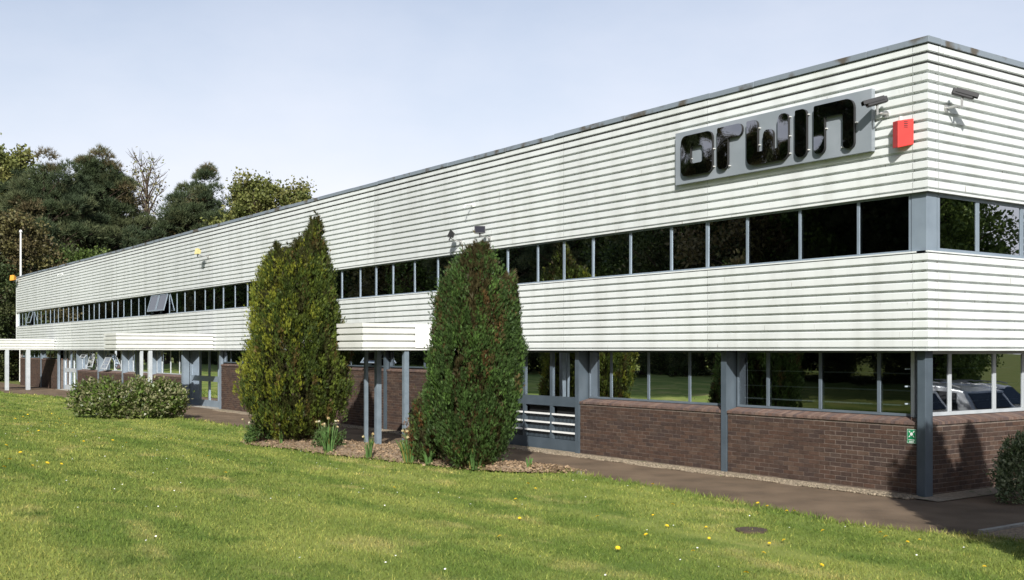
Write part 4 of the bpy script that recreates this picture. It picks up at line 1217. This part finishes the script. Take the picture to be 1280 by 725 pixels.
# ------------------------------------------------------------------ background trees
TUFT_V = [(-.07, 0, 0), (.07, 0, 0), (0, 1, 0), (-.05, 0, .05), (.05, 0, -.05), (-.55, .75, .2), (-.05, 0, -.05), (.05, 0, .05), (.55, .75, -.2), (0, 0, -.07), (0, 0, .07), (.1, .8, .55), (0, 0, .07), (0, 0, -.07), (-.1, .8, -.55)]
TUFT_F = [(0, 1, 2), (3, 4, 5), (6, 7, 8), (9, 10, 11), (12, 13, 14)]
def tree_parts(kind, H, Wd, seed, z_lo=0.25, dens=1.0):
    """trunk mesh and crown mesh about the origin"""
    global rng; keep = rng; rng = np.random.default_rng(seed); rr = random.Random(seed)
    m = MB(); bend = rr.uniform(-0.4, 0.4)
    def tp(t): return Vector((bend * math.sin(t * 2.5), 0.5 * bend * t, H * 0.93 * t))
    r0 = H * 0.018
    m.tube([tp(t) - (Vector((0, 0, 0.6)) if t == 0 else Vector()) for t in (0, .15, .35, .55, .75, 1.0)], [r0 * 1.3, r0, r0 * .85, r0 * .65, r0 * .4, r0 * .1], 8)
    P = []; D = []; S = []; C = []
    ncl = int((95 if kind == 'pine' else 110 if kind != 'birch' else 60) * dens)
    ph = [rr.uniform(0, 6.28) for _ in range(5)]
    lead = [(rr.uniform(-0.32, 0.32) * Wd, rr.uniform(-0.32, 0.32) * Wd, rr.uniform(0.84, 0.98), rr.uniform(0.20, 0.29) * Wd) for _ in range(8)]
    lead[0] = (0.0, 0.0, 1.0, 0.24 * Wd)
    for k in range(ncl):
        t = z_lo + (0.99 - z_lo) * (k + rr.random()) / ncl; f = k * 2.39996 + rr.uniform(-0.5, 0.5)
        u = (t - z_lo) / (1 - z_lo)
        if kind == 'pine': shp = min(1, (1 - u) * 1.9 + 0.10) ** 0.8 * min(1, 0.6 + u * 1.6)
        elif kind == 'birch': shp = math.sin(math.pi * min(1, max(0, 0.12 + 0.85 * u))) ** 0.7
        else: shp = math.sin(math.pi * min(1, max(0, 0.15 + 0.80 * u))) ** 0.6
        rad = Wd * 0.5 * shp * (0.78 + 0.3 * math.sin(2 * f + ph[0]) * math.sin(7 * t + ph[1])) * (rr.uniform(0.25, 0.7) if rr.random() < 0.35 else rr.uniform(0.68, 1.2))
        lx = ly = 0.0
        if kind == 'pine':
            lx, ly, lt, lr = lead[k % 8]
            u = rr.random() ** 0.75; t = (z_lo + (1 - z_lo) * u) * lt
            rad = lr * min(1.0, (1 - u) * 2.2 + 0.08) * rr.uniform(0.25, 1.15)
        b = tp(max(0.1, t - 0.12 * (rad / (Wd * 0.5)))); e = Vector((tp(t).x + lx + rad * math.cos(f), tp(t).y + ly + rad * math.sin(f), H * t))
        if rad > 0.6: m.tube([b, b.lerp(e, 0.55) + Vector((0, 0, -0.03 * rad)), e], [r0 * 0.28, r0 * 0.17, r0 * 0.05], 5, cap=False)
        outw = np.array((math.cos(f), math.sin(f), 0.0))
        if kind == 'pine':
            n = 105; cr = rr.uniform(0.7, 1.2)
            pts = unit(n) * cr * rng.uniform(0.5, 1.0, (n, 1)) * [1.0, 1.0, 0.9]; pts[:, 2] = np.where(rng.random(n) < 0.75, np.abs(pts[:, 2]), pts[:, 2])
            d = pts / cr * 1.2 + outw * 0.25 + np.array((0, 0, 0.75)) + rng.normal(size=(n, 3)) * 0.25
            S.append(rng.uniform(0.26, 0.52, n) * H / 19)
            base = [(0.060, 0.082, 0.038), (0.048, 0.068, 0.034), (0.085, 0.100, 0.046), (0.115, 0.095, 0.048)][min(3, int(rr.random() * 3.25))]
        elif kind == 'birch':
            n = 26; cr = Wd * rr.uniform(0.09, 0.16)
            pts = rng.normal(size=(n, 3)) * cr * 0.6; d = rng.normal(size=(n, 3)) + outw * 0.4
            S.append(rng.uniform(0.16, 0.34, n)); base = rr.choice([(0.20, 0.19, 0.09), (0.16, 0.17, 0.06), (0.22, 0.20, 0.12)])
            for q in range(7):
                dv = Vector((rr.uniform(-1, 1), rr.uniform(-1, 1), rr.uniform(0.2, 1.4))).normalized() * cr * 1.6
                m.tube([e, e + dv * 0.6, e + dv + Vector((0, 0, 0.2))], [0.03, 0.02, 0.008], 4, cap=False)
        else:
            n = 210; cr = Wd * rr.uniform(0.06, 0.12)
            pts = rng.normal(size=(n, 3)) * cr * [0.55, 0.55, 0.42]; d = rng.normal(size=(n, 3)) + outw * 0.5 + np.array((0, 0, 0.3))
            S.append(rng.uniform(0.15, 0.31, n) * (H / 14) ** 0.5)
            pal = {'fresh': [(0.14, 0.20, 0.045), (0.11, 0.165, 0.035), (0.17, 0.235, 0.055)], 'lime': [(0.135, 0.15, 0.040), (0.105, 0.125, 0.034), (0.165, 0.165, 0.052)], 'green': [(0.075, 0.115, 0.025), (0.06, 0.092, 0.022), (0.10, 0.14, 0.03)],
                   'brown': [(0.105, 0.085, 0.038), (0.085, 0.075, 0.03), (0.12, 0.11, 0.04)], 'dark': [(0.045, 0.065, 0.022), (0.055, 0.075, 0.024), (0.07, 0.08, 0.03)]}[kind]
            base = rr.choice(pal)
        P.append(pts + np.array(e)); D.append(d); C.append(np.array(base) * rng.uniform(0.7, 1.3, (n, 1)))
    P = np.concatenate(P); D = np.concatenate(D); S = np.concatenate(S); C = np.concatenate(C)
    tm = m.mesh('trunk', 'bark', recalc=False)
    if kind == 'pine': cm = scatter_mesh('crown', P, D, S, TUFT_V, TUFT_F, C, 'needles')
    else: cm = scatter_mesh('crown', P, D, S, [(0, 0, 0), (-.36, .45, .08), (.36, .45, .08), (0, 1, -.05)], LEAF_F, C, 'foliage')
    rng = keep
    return tm, cm
def tree(name, label, parts, loc, rz=0.0, group=None, sc_=1.0):
    root = empty(name, loc, rz); tag(root, label, 'tree', group); root.scale = (sc_,) * 3
    link('trunk', parts[0], root); link('crown', parts[1], root)
    return root
GB = 'trees behind the far end of the building'
def at(px, dep):
    l = (px - 640) / 1360 * dep
    return (CAM.x + VD.x * dep + VR.x * l, CAM.y + VD.y * dep + VR.y * l, -0.6)
pineA = tree_parts('pine', 20.0, 11.5, 101, 0.10, 3.0)
pineB = tree_parts('pine', 20.8, 16.0, 102, 0.12, 4.2)
pineC = tree_parts('pine', 20.3, 14.0, 103, 0.15, 3.4)
birch = tree_parts('birch', 22.5, 7.0, 104, 0.3)
lime = tree_parts('lime', 18.6, 9.0, 105, 0.3)
greenA = tree_parts('green', 15.0, 8.5, 106, 0.12, 1.2)
brown = tree_parts('brown', 13.5, 9.0, 107, 0.08, 1.2)
darkA = tree_parts('dark', 15.5, 9.5, 108, 0.06, 1.4)
tree('pine_tree', 'tall narrow dark pine, leftmost of the pines behind the roof', pineA, (-91.2, 6.6, -0.6), 0.4, GB)
tree('pine_tree', 'broadest dark pine behind the far roof, second from the left', pineB, (-94.6, 12.3, -0.6), 1.1, GB)
tree('pine_tree', 'round-topped dark green pine right of the bare birch', pineC, (-93.5, 21.8, -0.6), 2.0, GB)
tree('birch_tree', 'thin pale birch with sparse leaves between two dark pines', birch, (-102.5, 18.6, -0.6), 0.3, GB)
tree('lime_tree', 'yellow-green tree showing above the middle of the roof line', lime, (-85.6, 23.6, -0.6), 0.9, GB)
tree('lime_tree', 'smaller yellow-green tree at the right end of the wood behind the roof', lime, (-84.5, 26.9, -0.6), 2.4, GB, 0.97)
tree('broadleaf_tree', 'pale green tree with loose crown at the upper left border', tree_parts('lime', 20.5, 9.0, 109, 0.3), (-97.0, 4.6, -0.6), 0.2, GB, 1.03)
tree('broadleaf_tree', 'brownish tree with fine twigs behind the white flagpole', brown, (-83.5, 2.6, -0.6), 1.3, GB)
tree('broadleaf_tree', 'low fresh green tree behind the far end of the roof line', tree_parts('green', 11.0, 8.5, 110, 0.1), (-84.5, 8.2, -0.6), 0.5, GB)
tree('broadleaf_tree', 'dark shrubby tree beside the far end wall at the left border', tree_parts('dark', 10.5, 7.5, 111, 0.02, 1.5), (-79.5, -1.0, -0.6), 2.2, GB)
tree('broadleaf_tree', 'dark green filler tree low between the pines behind the roof', greenA, (-98.0, 9.0, -0.6), 1.2, GB)
tree('broadleaf_tree', 'dark tree filling the gap behind the birch', darkA, (-108.0, 14.0, -0.6), 3.0, GB)
tree('broadleaf_tree', 'brown-green tree low behind the canopy at the left border', tree_parts('brown', 9.0, 7.0, 112, 0.02, 1.4), (-86.0, -3.6, -0.6), 0.2, GB)

tree('broadleaf_tree', 'brown-green tree between the broadest pine and the birch', tree_parts('dark', 15.5, 9.0, 113, 0.1, 1.5), (-97.5, 15.6, -0.6), 0.8, GB)
tree('broadleaf_tree', 'olive tree low between the birch and the round-topped pine', tree_parts('brown', 15.0, 8.0, 114, 0.1, 1.5), (-95.0, 18.9, -0.6), 1.8, GB)
tree('broadleaf_tree', 'dark green tree between the round-topped pine and the yellow-green tree', tree_parts('dark', 16.0, 9.0, 115, 0.1, 1.5), (-92.0, 24.5, -0.6), 2.8, GB)
# the belt of trees across the lawn and beyond the car park: seen mirrored in the windows
fresh = tree_parts('fresh', 15.0, 9.0, 119, 0.06, 1.4)
GL_ = 'trees across the lawn, mirrored in the windows'
rr = random.Random(77)
HT = {id(darkA): 15.5, id(greenA): 15.0, id(pineB): 20.8, id(pineC): 20.3, id(brown): 13.5}
kinds = [darkA, greenA, pineB, darkA, pineC, greenA, brown]
for row, (y0, x) in enumerate(((-29.0, 4.0), (-37.0, 2.0))):
    k = row * 3
    while x > (-235 if row == 0 else -150):
        y = y0 - rr.uniform(0, 3)
        q = kinds[k % 7]
        big = rr.uniform(15.5, 18.0) + 1.5 * row
        if -47 < x < -24: big = rr.uniform(12.4, 14.6) + 1.5 * row     # a lower stretch of the belt
        tree('belt_tree', 'dark tree of the belt across the lawn, mirrored in the long row of windows', q, (x, y, lawn_z(x, y) - 0.3), rr.uniform(0, 6), GL_, big / HT[id(q)])
        x -= rr.uniform(4.5, 6.5); k += 1
x = 6.0
while x > -120:
    y = -25.6 - rr.uniform(0, 1.5)
    tree('belt_bush', 'low dark bush in front of the tree belt, mirrored in the long row of windows', darkA, (x, y, lawn_z(x, y) - 0.15), rr.uniform(0, 6), GL_, rr.uniform(0.26, 0.36))
    x -= rr.uniform(2.6, 3.8)
GC_ = 'trees beyond the car park, mirrored in the short front'
for i, (x, y, s_) in enumerate([(16.0, 14.0, 0.78), (17.5, 19.5, 0.80), (17, 25.5, 0.80), (19.5, 31.0, 0.74), (24, 38, 0.55), (14.5, 9.5, 0.78), (28, 46, 0.55), (22, 15, 0.9), (22, 22, 0.85)]):
    tree('belt_tree', 'leafy tree beyond the car park, mirrored in the windows of the short front', (fresh, greenA, fresh)[i % 3], (x, y, -0.6), i * 1.3, GC_, s_)

# ------------------------------------------------------------------ parked cars (mirrored in the short front)
def car(label, loc, rz, paint):
    o = empty('parked_car', loc, rz); tag(o, label, 'car', 'cars mirrored in the ground-floor windows')
    # stations along the length: x, lower z, belt z, half width
    st = [(-2.25, 0.45, 0.80, 0.78), (-2.15, 0.32, 0.98, 0.86), (-1.5, 0.28, 1.03, 0.91), (-0.5, 0.28, 1.02, 0.92), (0.6, 0.28, 1.01, 0.92), (1.2, 0.28, 1.00, 0.91), (1.9, 0.30, 0.92, 0.87), (2.2, 0.38, 0.80, 0.78)]
    def loft(st, sec):
        V = []; F = []; n = len(sec(st[0]))
        for s_ in st: V += sec(s_)
        for i in range(len(st) - 1):
            for j in range(n): F.append((i * n + j, i * n + (j + 1) % n, (i + 1) * n + (j + 1) % n, (i + 1) * n + j))
        F.append(tuple(range(n))[::-1]); F.append(tuple((len(st) - 1) * n + j for j in range(n)))
        m = MB(); m.v = V; m.f = F; m.c = [None] * len(F); return m
    m = loft(st, lambda s_: [(s_[0], -s_[3] * 0.93, s_[1]), (s_[0], -s_[3], s_[1] + 0.25), (s_[0], -s_[3] * 0.97, s_[2] - 0.05), (s_[0], -s_[3] * 0.90, s_[2]), (s_[0], s_[3] * 0.90, s_[2]), (s_[0], s_[3] * 0.97, s_[2] - 0.05), (s_[0], s_[3], s_[1] + 0.25), (s_[0], s_[3] * 0.93, s_[1])])
    m.build('body', paint, o, bevel=0.03)
    cb = [(-2.12, 1.03, 1.06, 0.80), (-1.75, 1.01, 1.55, 0.74), (-1.2, 1.0, 1.64, 0.72), (-0.1, 1.0, 1.66, 0.72), (0.5, 1.0, 1.56, 0.73), (1.25, 0.99, 1.03, 0.80)]
    m = loft(cb, lambda s_: [(s_[0], -0.83, s_[1]), (s_[0], -s_[3], s_[2] - 0.03), (s_[0], -s_[3] + 0.06, s_[2]), (s_[0], s_[3] - 0.06, s_[2]), (s_[0], s_[3], s_[2] - 0.03), (s_[0], 0.83, s_[1])])
    m.build('cabin', paint, o, bevel=0.02)
    for sg_ in (-1, 1):
        for (a, b, c, d) in ((-1.62, -0.78, -1.55, -0.78), (-0.70, 0.25, -0.70, 0.22), (0.33, 1.02, 0.30, 0.52)):
            m = MB(); y0, y1 = sg_ * 0.838, sg_ * 0.768
            m.poly([(a, y0, 1.06), (b, y0, 1.06), (d, y1, 1.50), (c, y1, 1.50)]); m.build('side_window', 'car_glass', o, recalc=False)
        m = MB(); m.tube([(-1.6, sg_ * 0.66, 1.63), (-1.3, sg_ * 0.66, 1.71), (0.1, sg_ * 0.66, 1.72), (0.4, sg_ * 0.66, 1.64)], 0.018, 6); m.build('roof_rail', 'steel', o)
        for xx in (-1.38, 1.38):
            m = MB(); m.tube([(xx, sg_ * 0.70, 0.34), (xx, sg_ * 0.925, 0.34)], 0.34, 20); wl = m.build('wheel', 'tyre', o)
            m = MB(); m.tube([(xx, sg_ * 0.90, 0.34), (xx, sg_ * 0.935, 0.34)], 0.22, 14); m.build('rim', 'steel', wl)
        m = MB(); m.box((-2.22, sg_ * 0.74 - 0.10, 0.80), (-2.16, sg_ * 0.74 + 0.06, 1.0)); m.build('tail_light', 'tail_red', o)
        m = MB(); m.box((2.05, sg_ * 0.62 - 0.14, 0.66), (2.215, sg_ * 0.62 + 0.14, 0.78)); m.build('headlight', 'bolt', o)
        m = MB(); m.box((0.95, sg_ * 0.98 - 0.10, 1.02), (1.1, sg_ * 0.98 + 0.08, 1.16)); m.build('door_mirror', paint, o, bevel=0.02)
    m = MB(); m.poly([(1.27, -0.70, 1.07), (1.27, 0.70, 1.07), (0.60, 0.64, 1.53), (0.60, -0.64, 1.53)]); m.build('windscreen', 'car_glass', o, recalc=False)
    m = MB(); m.poly([(-2.13, -0.66, 1.10), (-2.13, 0.66, 1.10), (-1.79, 0.62, 1.50), (-1.79, -0.62, 1.50)]); m.build('rear_window', 'car_glass', o, recalc=False)
car('silver car mirrored in the middle ground-floor pane right of the corner', (7.3, 12.6, -0.34), R(8), 'car_silver')
car('white car mirrored in the ground-floor pane next to the corner', (7.5, 9.9, -0.34), R(8), 'car_white')
car('white car with red tail light mirrored in the pane at the right border', (7.4, 15.2, -0.34), R(188), 'car_white')

# ------------------------------------------------------------------ grass blades, daisies, dandelions
def grass():
    Ps = []; Ss = []; Ws = []; Cs = []
    for (d0, d1, dens, hgt, wd) in ((7.3, 10.5, 2600, 0.042, 1.0), (10.5, 14, 1700, 0.045, 1.25), (14, 19, 900, 0.05, 1.7), (19, 27, 420, 0.055, 2.4), (27, 40, 170, 0.06, 3.8), (40, 62, 60, 0.065, 6.0)):
        half = 0.5
        N = int(dens * (d1 ** 2 - d0 ** 2) * half)
        dd = np.sqrt(rng.uniform(d0 ** 2, d1 ** 2, N)); uu = rng.uniform(-half, half, N)
        x = CAM.x + dd * (VD.x + uu * VR.x); y = CAM.y + dd * (VD.y + uu * VR.y)
        e = np.interp(x, [q[0] for q in LE], [q[1] for q in LE])
        ok = y < e + 0.035
        x, y, dd = x[ok], y[ok], dd[ok]; n = len(x)
        z = 0.025 + 0.066 * np.clip(-5.4 - y, 0, 10)
        edge_h = 1 + 0.9 * np.exp(-((np.interp(x, [q[0] for q in LE], [q[1] for q in LE]) - y) / 0.12) ** 2)
        Ps.append(np.stack([x, y, z], 1)); Ss.append(hgt * rng.uniform(0.5, 1.35, n) * edge_h); Ws.append(np.full(n, wd) * rng.uniform(0.7, 1.3, n))
        g = rng.uniform(0.75, 1.35, (n, 1)); c = np.ones((n, 3)) * g
        dry = rng.random(n) < 0.10; c[dry] = np.array((1.9, 1.55, 1.7)) * g[dry]
        Cs.append(c * [1.0, 1.03, 0.95])
    P = np.concatenate(Ps); S = np.concatenate(Ss); W = np.concatenate(Ws); C = np.concatenate(Cs); n = len(P)
    D = rng.normal(size=(n, 3)) * [0.55, 0.55, 0.1] + [0, 0, 1.0]
    # widths are in multiples of 4 mm whatever the blade's length
    W = W * 0.0045 / S
    # attribute colours above one are wanted here, so no clipping
    me = scatter_mesh('grass', P, D, S, [(-1, 0, 0), (1, 0, 0), (0, 1, 0.12)], [(0, 1, 2)], C / 2.0, 'grass_blade', wid=W.astype(np.float32))
    at_ = me.attributes['Col']; cc = np.ones((n, 3, 4), np.float32); cc[:, :, :3] = C[:, None, :]; at_.data.foreach_set('color', cc.ravel())
    tag(link('grass', me), 'short mown green grass covering the lawn', 'grass', kind='stuff')
    # daisies
    N = 240
    dd = np.sqrt(rng.uniform(8.0 ** 2, 30 ** 2, N)); uu = rng.uniform(-0.48, 0.48, N)
    x = CAM.x + dd * (VD.x + uu * VR.x); y = CAM.y + dd * (VD.y + uu * VR.y)
    ok = y < np.interp(x, [q[0] for q in LE], [q[1] for q in LE]) - 0.1; x, y = x[ok], y[ok]; n = len(x)
    P = np.stack([x, y, 0.03 + 0.066 * np.clip(-5.4 - y, 0, 10) + 0.04], 1)
    pts = [(0, 0, 0)] + [(math.cos(q * math.pi / 4), 0.15 * (q % 2), math.sin(q * math.pi / 4)) for q in range(8)]
    me = scatter_mesh('daisies', P, np.tile((0.15, -0.2, 1.0), (n, 1)) + rng.normal(size=(n, 3)) * 0.2, rng.uniform(0.007, 0.011, n), pts, [(0, 1 + q, 1 + (q + 1) % 8) for q in range(8)], np.full((n, 3), 0.8), 'daisy_white')
    tag(link('daisies', me), 'tiny white daisies dotted over the lawn', 'daisies', kind='stuff')
grass()

DAND = [(-4.7, -4.2), (-4.1, -4.49), (-3.24, -5.46), (-1.27, -6.82), (-1.19, -5.58), (0.39, -6.15), (1.13, -7.26), (-1.51, -3.95), (-0.18, -5.32), (-0.9, -4.87), (0.22, -5.01), (0.79, -5.55), (1.6, -6.59), (2.82, -7.12), (1.91, -5.87), (1.44, -5.22), (1.41, -4.91), (-0.89, -2.81), (-0.59, -2.95), (-0.06, -3.0), (-0.12, -3.1), (2.69, -5.89), (1.73, -3.54), (1.95, -3.73), (2.3, -3.86), (2.31, -3.63), (3.64, -4.47), (-3.42, -2.56), (1.23, -3.98), (-9.93, -11.21), (-11.51, -10.71), (-8.43, -11.57), (-8.67, -11.1), (-9.25, -10.76), (-9.07, -10.58), (-13.38, -10.64), (-18.01, -9.29), (-18.72, -8.89), (-22.77, -7.59), (-22.39, -7.42), (-22.55, -8.4), (-18.17, -8.21), (-14.91, -8.78), (-17.63, -7.49), (-15.5, -8.01), (-14.7, -7.9), (-20.28, -6.19), (-14.56, -5.64), (-11.01, -7.37), (-7.46, -8.36), (-5.0, -6.58), (0.11, -8.06), (-16.53, -6.31),
        (-23.2, -7.9), (-24.0, -7.2), (-21.6, -7.7), (-25.5, -6.9), (-26.2, -7.8), (-24.8, -8.3), (-22.9, -6.6), (-28.0, -7.3), (-30.5, -7.0), (-29.2, -6.3)]
m = MB(); n = 10
ctr = (0, 0, 0.062)
for q in range(n):
    a, b, c = 2 * math.pi * q / n, 2 * math.pi * (q + 0.5) / n, 2 * math.pi * (q + 1) / n
    m.poly([ctr, (0.012 * math.cos(a), 0.012 * math.sin(a), 0.063), (0.026 * math.cos(b), 0.026 * math.sin(b), 0.056), (0.012 * math.cos(c), 0.012 * math.sin(c), 0.063)])
    m.poly([(0, 0, 0.070), (0.017 * math.cos(a), 0.017 * math.sin(a), 0.066), (0.017 * math.cos(c), 0.017 * math.sin(c), 0.066)])
head = m.mesh('flower_head', 'dandelion_yellow', recalc=False)
m = MB(); m.tube([(0, 0, -0.02), (0.004, 0, 0.03), (0, 0, 0.06)], 0.003, 5, col=(0.16, 0.2, 0.06)); stalk = m.mesh('stalk', 'blade')
for (x, y) in DAND:
    o = empty('dandelion', (x, y, lawn_z(x, y))); tag(o, 'small yellow dandelion in bloom in the mown lawn', 'dandelion', 'dandelions in the lawn')
    s_ = rnd.uniform(0.85, 1.35) * (1.25 if y < -7 and x < -8 else 1.0); o.scale = (s_, s_, 1.0)
    o.rotation_euler = (rnd.uniform(-.3, .3) + 0.2, rnd.uniform(-.3, .3) + 0.15, rnd.uniform(0, 6))
    link('flower_head', head, o); link('stalk', stalk, o)
